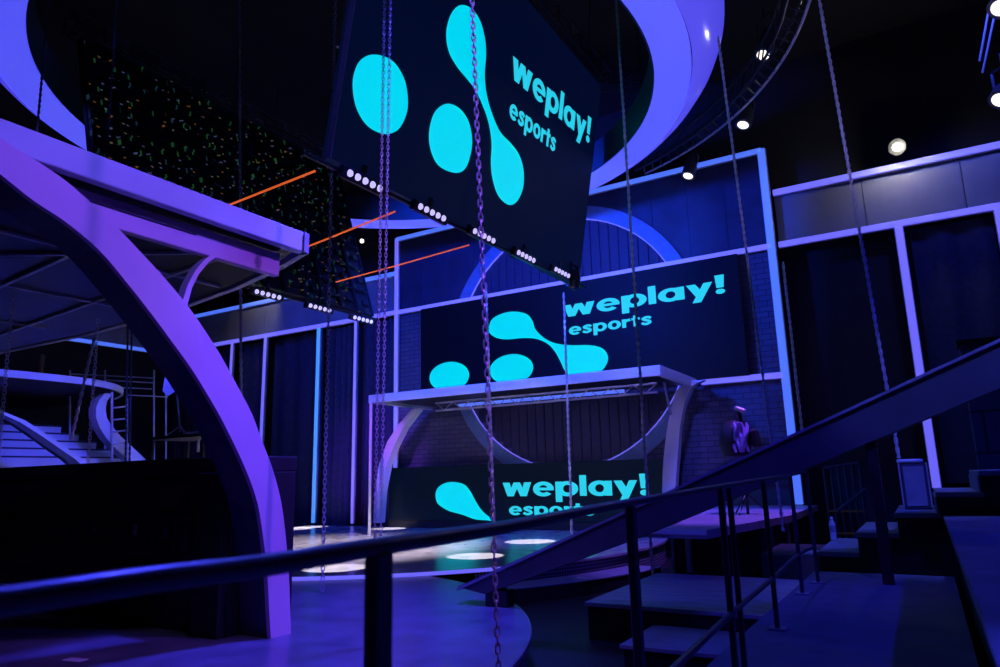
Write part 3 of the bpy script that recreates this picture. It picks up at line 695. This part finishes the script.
# ------------------------------------------------------------------ team booth on the left: arch, canopy, base wall
AX = -6.07
ao = [(0, 137), (37, 161), (70, 184), (110, 220), (136, 247), (163, 276), (187, 305), (204, 329), (221, 356), (238, 387), (252, 414), (262, 441), (272, 467), (281, 501), (286, 539), (289, 576), (291, 635)]
ai = [(0, 174), (34, 201), (66, 222), (99, 250), (124, 279), (150, 312), (173, 343), (191, 368), (206, 392), (221, 418), (235, 446), (246, 470), (257, 501), (263, 535), (267, 572), (269, 605), (271, 636.5)]
A = [onx(*p, AX) for p in ao]; B = [onx(*p, AX) for p in ai]
A[-1].z = B[-1].z = 0
def ext_arc(E, z_top, n=9):          # carry the arch on over its crown to a second foot nearer than the frame
    e = E[0]; yc = 0.6; out = []
    for p in E[::-1]: pass
    mir = [Vector((AX, 2 * yc - p.y, p.z)) for p in E]
    d = e.y - yc; mid = [Vector((AX, yc + d * s, e.z + (z_top - e.z) * (1 - s * s))) for s in (-.66, -.33, 0, .33, .66)]
    return mir[::-1] + mid + E
A2, B2 = ext_arc(A, 4.95), ext_arc(B, 4.62)
def smooth_edge(E): return spline(E, 3, False)
A2, B2 = smooth_edge(A2), smooth_edge(B2)
t = thing('arch', (-6.3, .6, 0), 'big purple-lit curved arch standing on the foreground floor', 'arch')
MB().strip(A2, B2, (-.06, 0, 0)).build('front_face', M['archpink'], t)
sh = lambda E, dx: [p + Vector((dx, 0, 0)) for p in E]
MB().strip(sh(A2, -.062), sh(B2, -.062), (-.4, 0, 0)).build('arch_body', M['arch_shade'], t)
t = thing('booth_canopy', (-10, 4, 4.3), 'broad booth canopy with lavender edge and dark glossy underside behind the big arch', 'canopy')
MB().box((-6.22, -4.5, 4.31), (-6.1, 5.76, 4.56), .01).build('fascia', M['fasciapale'], t)
rear = [(-6.1, 5.76), (-6.85, 6.03), (-8.1, 6.34), (-9.55, 6.58), (-11.2, 6.75), (-12.5, 6.85), (-13.9, 6.85), (-16.5, 6.8)]
MB().strip([Vector((x, y, 4.31)) for x, y in rear], [Vector((x, y, 4.56)) for x, y in rear], (.03, -.1, 0)).build('fascia', M['trimgrey'], t, True)
MB().prism([Vector((x - .14, y - .12, 4.33)) for x, y in rear] + [Vector((-16.5, -4.5, 4.33)), Vector((-6.25, -4.5, 4.33))], (0, 0, .16)).build('soffit_panel', M['gloss'], t)
MB().box((-6.46, -4.5, 4.02), (-6.36, 5.55, 4.3), .01).build('inner_fascia', M['archpink'], t)
MB().box((-6.36, -4.5, 4.2), (-6.34, 4.4, 4.207)).build('seam', M['black'], t)
b = MB()
for y in (-.5, 1.2, 2.6, 4.0, 5.2): b.bar((-6.5, y, 4.31), (-16.3, y + .9, 4.31), .05, .04)
for x in (-8.2, -10.4, -12.8): b.bar((x, -3, 4.315), (x, 6.1, 4.315), .05, .035)
b.bar((-6.5, 5.4, 4.31), (-15.5, -.5, 4.31), .04, .035)
b.build('soffit_rib', M['trimgrey'], t)
br = [(222, 253), (209, 262), (199, 274), (192, 288), (188, 303), (186, 320)]; brr = [(214, 253), (204, 260), (195, 271), (188, 284), (183, 300), (180, 320)]
MB().strip([onx(*p, -6.36) for p in br], [onx(*p, -6.36) for p in brr], (-.12, 0, 0)).build('curved_brace', M['archpink'], t)
t = thing('booth_counter', (-10.5, 5.7, 0), 'long black base wall of the booth behind the handrail, with a dark recess', 'counter')
MB().box((-16.5, 5.2, .0), (-6.55, 6.1, 1.72), .01).build('body', M['black'], t)
MB().box((-16.5, 5.16, 1.72), (-6.55, 6.12, 1.9), .015).build('top_ledge', M['black'], t)
MB().box((-16.2, 5.12, 0), (-7.95, 5.2, .3), .01).build('plinth', M['black'], t)
MB().box((-7.02, 5.1, 0), (-6.57, 5.2, 1.72), .01).build('end_post', M['black'], t)
MB().box((-16.2, 5.17, .3), (-7.03, 5.199, 1.28)).build('recess_panel', gridmat('recess_mesh', (.004, .004, .006), (.02, .02, .025), 5, 'xz'), t)
b = MB()
for px, py in ((35, 535), (64, 530), (92, 528), (133, 530), (164, 534), (185, 545)):
    q = ony(px, py, 5.13); MB().box((q.x - .03, 5.13, q.z - .06), (q.x + .02, 5.17, q.z + .06), .005).build('connector', M['navy'], t)

# ------------------------------------------------------------------ far booth on the left
t = thing('booth_ring', (-18.6, 9.5, 4.2), 'distant lavender canopy edge curving at the far left above blue steps', 'canopy')
fr = spline([(-18.6, 4.5, 4.2), (-18.45, 6.5, 4.2), (-18.4, 8, 4.2), (-18.35, 9, 4.2), (-18.45, 10, 4.2), (-18.9, 10.9, 4.2), (-19.8, 11.7, 4.2), (-21, 12.2, 4.2)], 5, False)
MB().strip(fr, [p + Vector((0, 0, .17)) for p in fr], (-.1, 0, 0)).build('fascia', M['white'], t, True)
MB().prism([p + Vector((-.12, 0, .04)) for p in fr] + [Vector((-26, 12.2, 4.24)), Vector((-26, 4.5, 4.24))], (0, 0, .1)).build('roof_panel', M['black'], t)
FX = 6.07
gl = [(640, 200), (604, 240), (582, 290), (583, 350), (605, 410), (650, 480), (705, 540), (750, 582), (830, 660)]; gr_ = [(682, 205), (650, 250), (640, 300), (650, 355), (680, 400), (730, 460), (795, 520), (862, 582), (940, 660)]
MB().strip([onx(x / FX, 360 + y / FX, -19.2) for x, y in gl], [onx(x / FX, 360 + y / FX, -19.2) for x, y in gr_], (-.35, 0, 0)).build('curved_leg', M['white'], t)
t = thing('arch', (-18.3, 8, 1), 'distant purple-lit arch descending in front of the blue steps at the far left', 'arch')
ua = [(-120, 262), (0, 305), (150, 365), (300, 460), (400, 530), (500, 597), (600, 680)]; ub = [(-120, 285), (0, 322), (120, 376), (260, 465), (360, 535), (455, 600), (545, 680)]; uc = [(-120, 310), (0, 345), (90, 392), (205, 470), (300, 540), (395, 605), (480, 680)]
MB().strip([onx(x / FX, 360 + y / FX, -18.2) for x, y in ua], [onx(x / FX, 360 + y / FX, -18.2) for x, y in ub], (-.2, 0, 0)).build('front_face', M['white'], t)
MB().strip([onx(x / FX, 360 + y / FX, -18.21) for x, y in ub], [onx(x / FX, 360 + y / FX, -18.21) for x, y in uc], (-.2, 0, 0)).build('arch_body', M['arch_shade'], t)
t = thing('lit_steps', (-21.5, 9, -.45), 'block of blue-lit broad steps far left behind the small arch', 'steps')
for k in range(5):
    MB().box((-22.2 - k * .35, 7.2, -.45), (-20.6 - k * .35, 12.6 - k * .35, 2.45 + k * .24), .02).build('step', M['white'], t)
    MB().box((-20.61 - k * .35, 7.2, 2.45 + k * .24 - .05), (-20.57 - k * .35, 12.6 - k * .35, 2.45 + k * .24 - .005)).build('nosing', M['navy'], t)
# ladder, stands, umbrella softbox, dim shelves
t = thing('step_ladder', atd(121, 440, 22), 'pale metal ladder standing behind the far left booth', 'ladder')
la = [atd(112, 392, 22), atd(112, 470, 22), atd(127, 398, 22), atd(126, 470, 22)]
MB().tube([la[0], la[1]], .035, 8).build('rail', M['trimgrey'], t); MB().tube([la[2], la[3]], .035, 8).build('rail', M['trimgrey'], t)
for y in (408, 420, 432, 444): MB().tube([atd(112, y, 22), atd(126.5, y - 1.5, 22)], .025, 8).build('rung', M['trimgrey'], t)
p = atd(176, 380, 16)
t = thing('softbox', p, 'grey umbrella softbox on a stand peeking out left of the big arch', 'studio light')
b = MB(); q = []
for k in range(8): a = k / 8 * 2 * PI; q.append(p + Vector((math.cos(a) * .4, math.sin(a) * .15, math.sin(a) * .45 + .1)))
apex = p + Vector((-.2, .35, .15)); b.add(q + [apex], [tuple(range(8))] + [(k, (k + 1) % 8, 8) for k in range(8)]); b.build('softbox_hood', M['softbox'], t)
pb = atd(180, 432, 16); MB().tube([pb, p], .018, 8).build('pole', M['trimgrey'], t)
for k in range(3): a = k * 2.1; MB().tube([pb + Vector((0, 0, .12)), pb + Vector((.28 * math.cos(a), .28 * math.sin(a), -.1))], .012, 6).build('leg', M['trimgrey'], t)
t = thing('table', pb + Vector((0, 0, -.1)), 'dark table behind the booth carrying the softbox stand', 'table')
zt = pb.z - .1; b0 = Vector((pb.x, pb.y, 0))
MB().box((b0.x - .5, b0.y - .4, zt - .06), (b0.x + 1.3, b0.y + .6, zt), .01).build('tabletop', M['black'], t)
for sx in (-.42, 1.22):
    for sy in (-.32, .5): MB().box((b0.x + sx - .03, b0.y + sy - .03, ST), (b0.x + sx + .03, b0.y + sy + .03, zt - .06)).build('leg', M['black'], t)
p = atd(198, 432, 16); t = thing('stand', p, 'slim violet-lit stand beside the big arch with a small tray', 'stand')
MB().tube([atd(198, 452, 16), atd(199, 406, 16)], .03, 8).build('pole', M['white'], t); MB().box((p.x - .2, p.y - .15, p.z - .05), (p.x + .2, p.y + .15, p.z), .01).build('tray', M['white'], t)
t = thing('scaffold_shelf', atd(130, 385, 24), 'row of thin dim metal rails on the dark wall behind the far left booth', 'rack')
for k, (x0, y0, x1, y1) in enumerate(((70, 374, 153, 378), (105, 380, 155, 383), (110, 387, 152, 389), (128, 395, 168, 397))):
    MB().tube([atd(x0, y0, 24), atd(x1, y1, 24)], .02, 6).build('shelf_rail', M['metal'], t)
for x in (70, 105, 154, 166): MB().tube([atd(x, 370, 24.2), atd(x, 470, 24.2)], .03, 6).build('upright', M['metal'], t)
p = atd(42, 364, 25); tag(MB().obox(p, (.8, -.6, 0), (.6, .8, 0), (0, 0, 1), .17, .03, .28, .01).build('board', M['brown']), 'small brown board on the dark wall above the far left canopy edge', 'board')

# ------------------------------------------------------------------ chains and ropes
def oval_link(b, c, d, s, n, Lk, Wk, r):        # oval torus link with long axis d, width axis s, normal n
    K, m = 12, 5; vs = []
    for i in range(K):
        a = i / K * 2 * PI; ca, sa = math.cos(a), math.sin(a)
        x, y = ca * (Wk / 2), sa * (Wk / 2) + (Lk - Wk) / 2 * (1 if sa > .01 else -1 if sa < -.01 else 0)
        o = c + s * x + d * y; rad = (s * ca + d * sa)
        for k in range(m): f = k / m * 2 * PI; vs.append(o + rad * (math.cos(f) * r) + n * (math.sin(f) * r))
    fs = [(i * m + k, ((i + 1) % K) * m + k, ((i + 1) % K) * m + (k + 1) % m, i * m + (k + 1) % m) for i in range(K) for k in range(m)]
    b.add(vs, fs)
def chain(p, q, w, label, group=None, mname='metal', name='chain'):
    p, q = Vector(p), Vector(q); d = (q - p); L = d.length; d.normalize(); s0 = d.cross(Vector((.6, .8, 0))).normalized(); n0 = d.cross(s0)
    r = w * .16; Lk = w * 1.75; pitch = Lk - 2.6 * r; b = MB(); k = int(L / pitch)
    for i in range(k):
        c = p + d * (i + .5) * pitch; s, n = (s0, n0) if i % 2 else (n0, s0)
        oval_link(b, c, d, (s + n * .35).normalized(), (n - s * .35).normalized(), Lk, w, r)
    return tag(b.build(name, M[mname], smooth=True, fix=False), label, 'chain', group)
def rope(p, q, r, label, group=None, m='metal', cat='rope'):
    p, q = Vector(p), Vector(q); d = (q - p); L = d.length; d.normalize(); s = d.cross(Vector((.6, .8, 0))).normalized(); n = d.cross(s); b = MB()
    turns = L / (r * 9); K = int(min(900, max(40, turns * 6)))
    for k in range(2):
        b.tube([p + d * L * i / K + (s * math.cos(i / K * turns * 2 * PI + k * PI) + n * math.sin(i / K * turns * 2 * PI + k * PI)) * r * .5 for i in range(K + 1)], r * .55, 5)
    return tag(b.build('rope', M[m], smooth=True, fix=False), label, cat, group)
def drop(px, py, px2, py2, dist, top=13.0, bottom=None):
    a, c = atd(px, py, dist), atd(px2, py2, dist); d = (a - c); d = d / d.z
    lo = c if bottom is None else c + d * (bottom - c.z)
    return lo + d * (top - lo.z), lo
a_, c_ = drop(384.5, 0, 376, 470, 7.4, bottom=.0); chain(a_, c_, .032, 'left strand of the pale double chain hanging left of the brick set', 'double chain')
a_, c_ = drop(390.5, 0, 382, 470, 7.4, bottom=.0); chain(a_, c_, .032, 'right strand of the pale double chain hanging left of the brick set', 'double chain')
a_, c_ = drop(472, 0, 497.5, 640, 5.6, bottom=-.45); chain(a_, c_, .046, 'heavy violet-lit chain hanging in the middle, nearest to us')
a_, c_ = drop(331, 200, 323.5, 540, 11.0, top=13, bottom=.0); chain(a_, c_, .052, 'pale chain hanging from the lower left corner of the tilted screen to the floor')
a_, c_ = drop(629, 200, 646, 470, 13.0, bottom=-.2); rope(a_, c_, .032, 'rope hanging in front of the exclamation mark of the low screen')
a_, c_ = drop(564, 300, 571.5, 520, 17.0, top=6.1, bottom=ST); rope(a_, c_, .035, 'rope hanging from the right end of the light bars to the stage')
a_, c_ = drop(486, 280, 490, 400, 15.5, top=6.0, bottom=ST); rope(a_, c_, .03, 'dim rope hanging close behind the heavy violet chain')
a_, c_ = drop(737, 180, 770, 430, 11.5, top=9.0, bottom=.7); rope(a_, c_, .026, 'violet rope hanging in front of the right part of the brick wall')
rope(atd(809, -60, 9.6), atd(899, 458, 9.6), .024, 'long sloping rope running down to the equipment case on the stairs')
a_, c_ = drop(239.5, 20, 241, 380, 14.5, bottom=0.3); rope(a_, c_, .035, 'faint rope crossing the dark screen back and passing behind the big arch')
a_, c_ = drop(117, 10, 109, 120, 10.5, bottom=4.56); rope(a_, c_, .02, 'thin dark cable holding the booth canopy near its left end', m='blackmetal')
a_, c_ = drop(96.5, 340, 89, 450, 13, top=4.3, bottom=.3); chain(a_, c_, .042, 'chain hanging left of the far curved purple leg', mname='metal')
a_, c_ = drop(49, 0, 37, 131, 9.0, bottom=4.57); rope(a_, c_, .016, 'thin dark cable crossing the halo down to the left end of the booth canopy', m='blackmetal')
rope(atd(95, 335, 13.2), atd(71, 440, 13.2), .03, 'slanting rope left of the far hanging chain')
a_, c_ = drop(8, 350, 0, 440, 12, top=4.3, bottom=.3); chain(a_, c_, .042, 'pale chain hanging at the left border of the picture')
for x in (127.5, 131.5):
    a_, c_ = drop(x, 345, x - 1.5, 440, 21, bottom=0); rope(a_, c_, .03, 'thin %s of two parallel dark blue cables behind the ladder' % ('left one' if x < 130 else 'right one'), m='blackmetal')
rope(ony(783, 262, 18.6), ony(802, 430, 18.6), .04, 'thin cable hanging beside the right frame of the brick set')

# ------------------------------------------------------------------ right side: sloping beam, gallery, stairs
YB = 7.8; zt = lambda x: .25 + (x + 5.25) * .415
t = thing('sloping_beam', (-2, YB, 0), 'massive dark sloping beam rising from the stage floor to the upper right', 'beam')
xs = 3.6
e0, e1, e2, e3 = ony(457, 584.5, YB), ony(484, 594, YB), ony(637, 538, YB), ony(1000, 388, YB)
sl = (e3.z - e2.z) / (e3.x - e2.x)
MB().prism([(e0.x, YB, e0.z - .03), (xs, YB, zt(xs) - .03), (xs, YB, e3.z + sl * (xs - e3.x)), tuple(e2), tuple(e1)], (0, .3, 0)).build('beam_body', M['beam'], t)
MB().box((e1.x - .02, YB + .05, 0), (e1.x + .3, YB + .25, e1.z + .05), .01).build('foot', M['blackmetal'], t)
MB().prism([(-5.36, YB - .03, zt(-5.36) - .03), (-5.36, YB - .03, zt(-5.36)), (xs, YB - .03, zt(xs)), (xs, YB - .03, zt(xs) - .03)], (0, .36, 0)).build('top_cap', M['beamcap'], t)
MB().box((-.48, YB + .05, .5), (-.38, YB + .15, zt(-.43) - .4), .01).build('post', M['blackmetal'], t)
# gallery floor
t = thing('gallery_platform', (-.5, 3, -.45), 'blue-lit gallery floor along the handrail at the lower right', 'platform')
MB().prism([(-1.22, -4, .44), (-1.22, 4.5, .44), (-1.18, 8.65, .44), (.12, 8.65, .44), (.12, -4, .44)], (0, 0, .06)).build('floor_board', M['platform'], t)
MB().prism([(-1.19, -3.9, -.45), (-1.19, 4.5, -.45), (-1.15, 8.6, -.45), (.1, 8.6, -.45), (.1, -3.9, -.45)], (0, 0, .885)).build('base', M['black'], t)
t = thing('seating_tier', (3, 2, -.45), 'raised blue-lit tier at the lower right corner beside the gallery floor', 'platform')
MB().box((.18, -4, -.45), (7.9, 8.65, 1.05)).build('base', M['black'], t)
MB().box((.1, -4, 1.05), (7.9, 8.65, 1.1), .01).build('top_board', M['platform'], t)
# stairs rising to the right
t = thing('staircase', (-.3, 9.5, .5), 'short flight of pale-edged stairs rising to the right behind the gallery', 'stairs')
for k in range(6):
    x0, x1, z = -1.14 + k * .4, -.74 + k * .4, .7 + k * .21
    MB().box((x0 + .02, 8.72, -.45), (x1 + .02, 10.4, z - .05)).build('riser_block', M['black'], t)
    st = MB().box((x0, 8.69, z - .05), (x1 + .02, 10.42, z), .008).build('tread', M['step'], t)
    if k in (3, 4): MB().box((x0 - .012, 8.75, z - .25), (x0 + .008, 10.4, z - .05)).build('riser_face', M['step'], t)
MB().box((1.3, 8.7, -.45), (7.9, 10.4, 1.95)).build('upper_tier', M['black'], t)
# parapet of dark tiles behind the stairs on the right
t = thing('parapet', (3.5, 11.4, -.45), 'dark tiled parapet under the sloping beam at the right border', 'wall')
MB().box((.62, 11.3, -.45), (7.9, 11.6, 3.2)).build('tiled_face', M['tile'], t)
MB().box((.58, 11.26, 3.2), (7.9, 11.64, 3.28), .01).build('coping', M['black'], t)
# equipment case on the third stair
z3 = .7 + 2 * .21; pc = onz(920, 503, z3)
t = thing('equipment_case', (pc.x, pc.y + .2, z3), 'upright blue-grey case standing on the third stair', 'case')
cx0, cx1, cz = ony(900, 480, 9.35).x, ony(929, 480, 9.35).x, ony(912, 459, 9.35).z
MB().box((cx0, 9.35, z3), (cx1, 9.75, cz - .04), .02).build('body', M['navy'], t)
MB().box((cx0 - .012, 9.335, cz - .04), (cx1 - .03, 9.76, cz), .012).build('lid', M['white'], t)
MB().box((cx0 + .04, 9.34, z3 + .04), (cx1 - .04, 9.35, cz - .08), .004).build('front_panel', M['step'], t)
for sx in (cx0 + .005, cx1 - .005): MB().box((sx - .008, 9.338, z3 + .02), (sx + .008, 9.36, cz - .04)).build('corner_edge', M['trimgrey'], t)
# bottle on the first stair
q = onz(834, 540, .7)
t = thing('bottle', (q.x, q.y, .7), 'clear plastic bottle standing on the lowest stair', 'bottle')
MB().lathe([(.036, 0), (.04, .01), (.04, .07), (.035, .085), (.04, .1), (.04, .19), (.03, .225), (.016, .25), (.016, .262)], q, n=18).build('bottle_body', M['bottle'], t, True)
MB().lathe([(.02, .262), (.02, .285), (.017, .29)], q, n=16).build('cap', M['white'], t)
MB().lathe([(.0408, .1), (.0408, .18)], q, n=18).build('wrapper', M['step'], t)
# pale box behind the handrail end
q = onz(806, 577, .5)
t = thing('storage_box', (q.x, q.y, 0), 'small sky-blue lit box beside the last handrail post', 'box')
q = onz(808, 585, .3)
MB().box((-1.36, 8.75, 0), (-1.17, 9.1, .64), .015).build('box_body', M['white'], t); MB().box((-1.37, 8.74, .64), (-1.16, 9.11, .67), .008).build('lid', M['white'], t)
# far small railing
t = thing('small_railing', (-1.1, 11.9, .4), 'small dark balustrade with purple top rail behind the stairs', 'railing')
pa, pb = ony(824, 468, 12.2), ony(859, 463.5, 12.2); lo = .35
MB().tube([pa, pb], .025, 8).build('top_rail', M['rail'], t)
for k in range(6):
    u = pa.lerp(pb, k / 5); MB().tube([Vector((u.x, u.y, lo)), u], .022, 8).build('baluster', M['rail'], t)
u0, u1 = ony(838, 511, 11.8), ony(866, 489, 11.8); MB().tube([u0, u1], .028, 8).build('sloping_rail', M['rail'], t)
for zz in (.62, .95): MB().bar(Vector((pa.x, pa.y - .03, zz)), Vector((pb.x, pb.y - .03, zz)), .02, .03).build('warning_bar', M['yellow'], t)
tag(MB().box((-2.3, 11.5, -.45), (.6, 13.2, .35), .01).build('floor_podium', M['black']), 'low black podium behind the stairs carrying the small balustrade', 'platform')
# handrail in the foreground
t = thing('handrail', (-.9, 3.5, .5), 'dark tubular handrail curving through the foreground on square posts', 'railing')
pts = [tuple(ony(px, py, Y)) for px, py, Y in ((806, 471.5, 7.75), (790, 475, 7.04), (763, 479.5, 5.46), (720, 486.5, 4.06), (630, 502.5, 2.44), (560, 516, 1.75), (500, 528, 1.34))]
pts += [tuple(onx(px, py, X)) for px, py, X in ((379, 546.5, -.74), (270, 564.5, -.735), (140, 581, -.735), (0, 602, -.74), (-300, 640, -.75))] + [(-.76, -1.0, 1.49)]
MB().tube(spline(pts, 8, False), .0145, 16).build('top_rail', M['rail'], t, True)
def atY(px, py, Y): q = ony(px, py, Y); return q.z
MB().tube(spline([(x, y, .84) for x, y, z in pts], 8, False), .0165, 12).build('mid_rail', M['rail'], t, True)
for i in (0, 1, 2, 3, 4, 7, 12):
    x, y, z = pts[i]
    MB().box((x - .016, y - .018, .5), (x + .016, y + .018, z - .008), .004).build('post', M['rail'], t); MB().box((x - .06, y - .06, .5), (x + .06, y + .06, .512), .004).build('base_plate', M['beamcap'], t)
MB().box((-1.03, 4.32, .5), (-1.0, 4.35, 1.5), .004).build('post', M['rail'], t)

# ------------------------------------------------------------------ light
def spot(name, loc, tgt, power, col, deg, blend=.5, rad=.1):
    l = bpy.data.lights.new(name, 'SPOT'); o = bpy.data.objects.new(name, l); C.objects.link(o)
    l.energy = power; l.color = col; l.spot_size = R(deg); l.spot_blend = blend; l.shadow_soft_size = rad
    o.location = loc; o.rotation_euler = (Vector(tgt) - Vector(loc)).to_track_quat('-Z', 'Y').to_euler(); return o
WHITE = (.97, .9, 1.0)
spot('arch_wash', (2.5, 7.5, 8.0), (-6.1, 4.0, 2.0), 2200, (.26, .075, 1), 44, .6)
spot('canopy_wash', (2.5, 1.5, 7.5), (-6.1, 2.8, 4.6), 1700, (.09, .1, 1), 26, .5)
spot('floor_wash', (-4.3, 6.6, 8.6), (-6.2, 5.9, 0), 5200, (.055, .045, 1), 50, .8, .3)
spot('bar_light', (-6.2, 9.5, 5.6), (-8.2, 15.0, 1.6), 220, (1, .86, .9), 46, .8, .15)

spot('stage_wash', (-9.0, 12.0, 8.4), (-12.0, 12.6, 0), 9000, (.92, .8, 1), 52, .75, .3)
for i, (px, py, r) in enumerate(((335, 568, .6), (475, 556, .58), (530, 541.5, .62), (535, 534, .6), (410, 526, .6), (291, 529, .7), (366, 521.5, .6))):
    q = onz(px, py, ST); q.y = min(q.y, 17.9)
    h = 11.5; spot('pool_spot', (q.x + .2, q.y - .2, h), q, 19000, WHITE, 2 * math.degrees(math.atan(r / (h - ST))), .08, .02)
spot('wall_wash', (-9, 11.5, 8.2), (-9, 19, 5.6), 4000, (.012, .06, 1), 125, .5, .3)
spot('ring_wall_wash', (-3.5, 14.0, 8.3), (-6.0, 19, 8.4), 500, (.02, .13, 1), 44, .8, .2)
spot('leg_wash', (-3.5, 12, 8.5), (-6.2, 18.2, 2.6), 1900, (.1, .1, 1), 26, .6, .2)
spot('left_leg_wash', (-11.0, 10.5, 3.2), (-15.1, 17, 2.6), 2000, (.3, .05, 1), 26, .6, .1)
spot('shelf_wash', (-9.4, 6.5, 4.6), (-9.4, 15.6, 3.9), 1300, (.24, .2, 1), 60, .5, .2)
spot('right_wash', (4.5, 6.5, 7.5), (-.6, 7, .6), 800, (.018, .008, 1), 75, .5, .15)
spot('stairs_wash', (1.0, 4.0, 8.5), (-.2, 9.6, 1.1), 1500, (.09, .12, 1), 20, .5, .15)
spot('deck_wash', (-2.0, 14.2, 8.3), (-3.4, 14.5, .7), 3000, (.22, .08, 1), 44, .6, .2)
spot('beam_wash', (-3.2, 2.0, 8.5), (-2.8, 8.0, 1.2), 800, (.05, .035, 1), 40, .7, .15)
spot('rail_wash', (-2.8, 3.6, 6.5), (-.75, .9, 1.5), 1600, (.05, .06, 1), 44, .6, .15)
spot('chain_wash', (-1, 3, 9), (-4.6, 5.4, 2.4), 260, (.5, .36, 1), 44, .6, .2)
spot('rope_wash', (1.5, 6, 4.5), (-2.5, 11.5, 7.5), 420, (.25, .22, 1), 50, .6, .2)
spot('booth_fill', (-9.5, 3.5, 1.0), (-9.5, 2.8, 4.3), 14, (.15, .18, 1), 140, .6, .2)  # unseen lamp added inside the booth to lift the soffit ribs
spot('far_booth_wash', (-9.5, 6.9, 6.2), (-19, 8.6, 3.6), 4200, (.06, .065, 1), 55, .6, .2)
l = bpy.data.lights.new('work_lamp_light', 'POINT'); o = bpy.data.objects.new('work_lamp_light', l); C.objects.link(o)
l.energy = 34; l.color = (1, .95, .7); l.shadow_soft_size = .08; o.location = ony(897, 147, 18.45)
spot('curtain_wash', (-20, 13, 11.5), (-20, 19.3, 4), 1000, (.025, .06, 1), 80, .7, .3)
spot('right_curtain_wash', (2, 14, 11.5), (2, 19.2, 5.5), 700, (.04, .07, 1), 70, .7, .3)
spot('band_lamp', (-22, 17.6, 9.8), (-23, 19.2, 8.2), 50, (1, .9, .6), 75, .8, .1)
w = bpy.data.worlds.new('world'); bpy.context.scene.world = w; w.use_nodes = True
w.node_tree.nodes['Background'].inputs[0].default_value = (.05, .07, .4, 1); w.node_tree.nodes['Background'].inputs[1].default_value = .01
sc = bpy.context.scene
sc.view_settings.view_transform = 'Standard'; sc.view_settings.look = 'None'; sc.view_settings.exposure = 0; sc.view_settings.gamma = 1
sc.view_settings.use_curve_mapping = False
for o in bpy.data.objects:
    if '_w' in o: del o['_w']
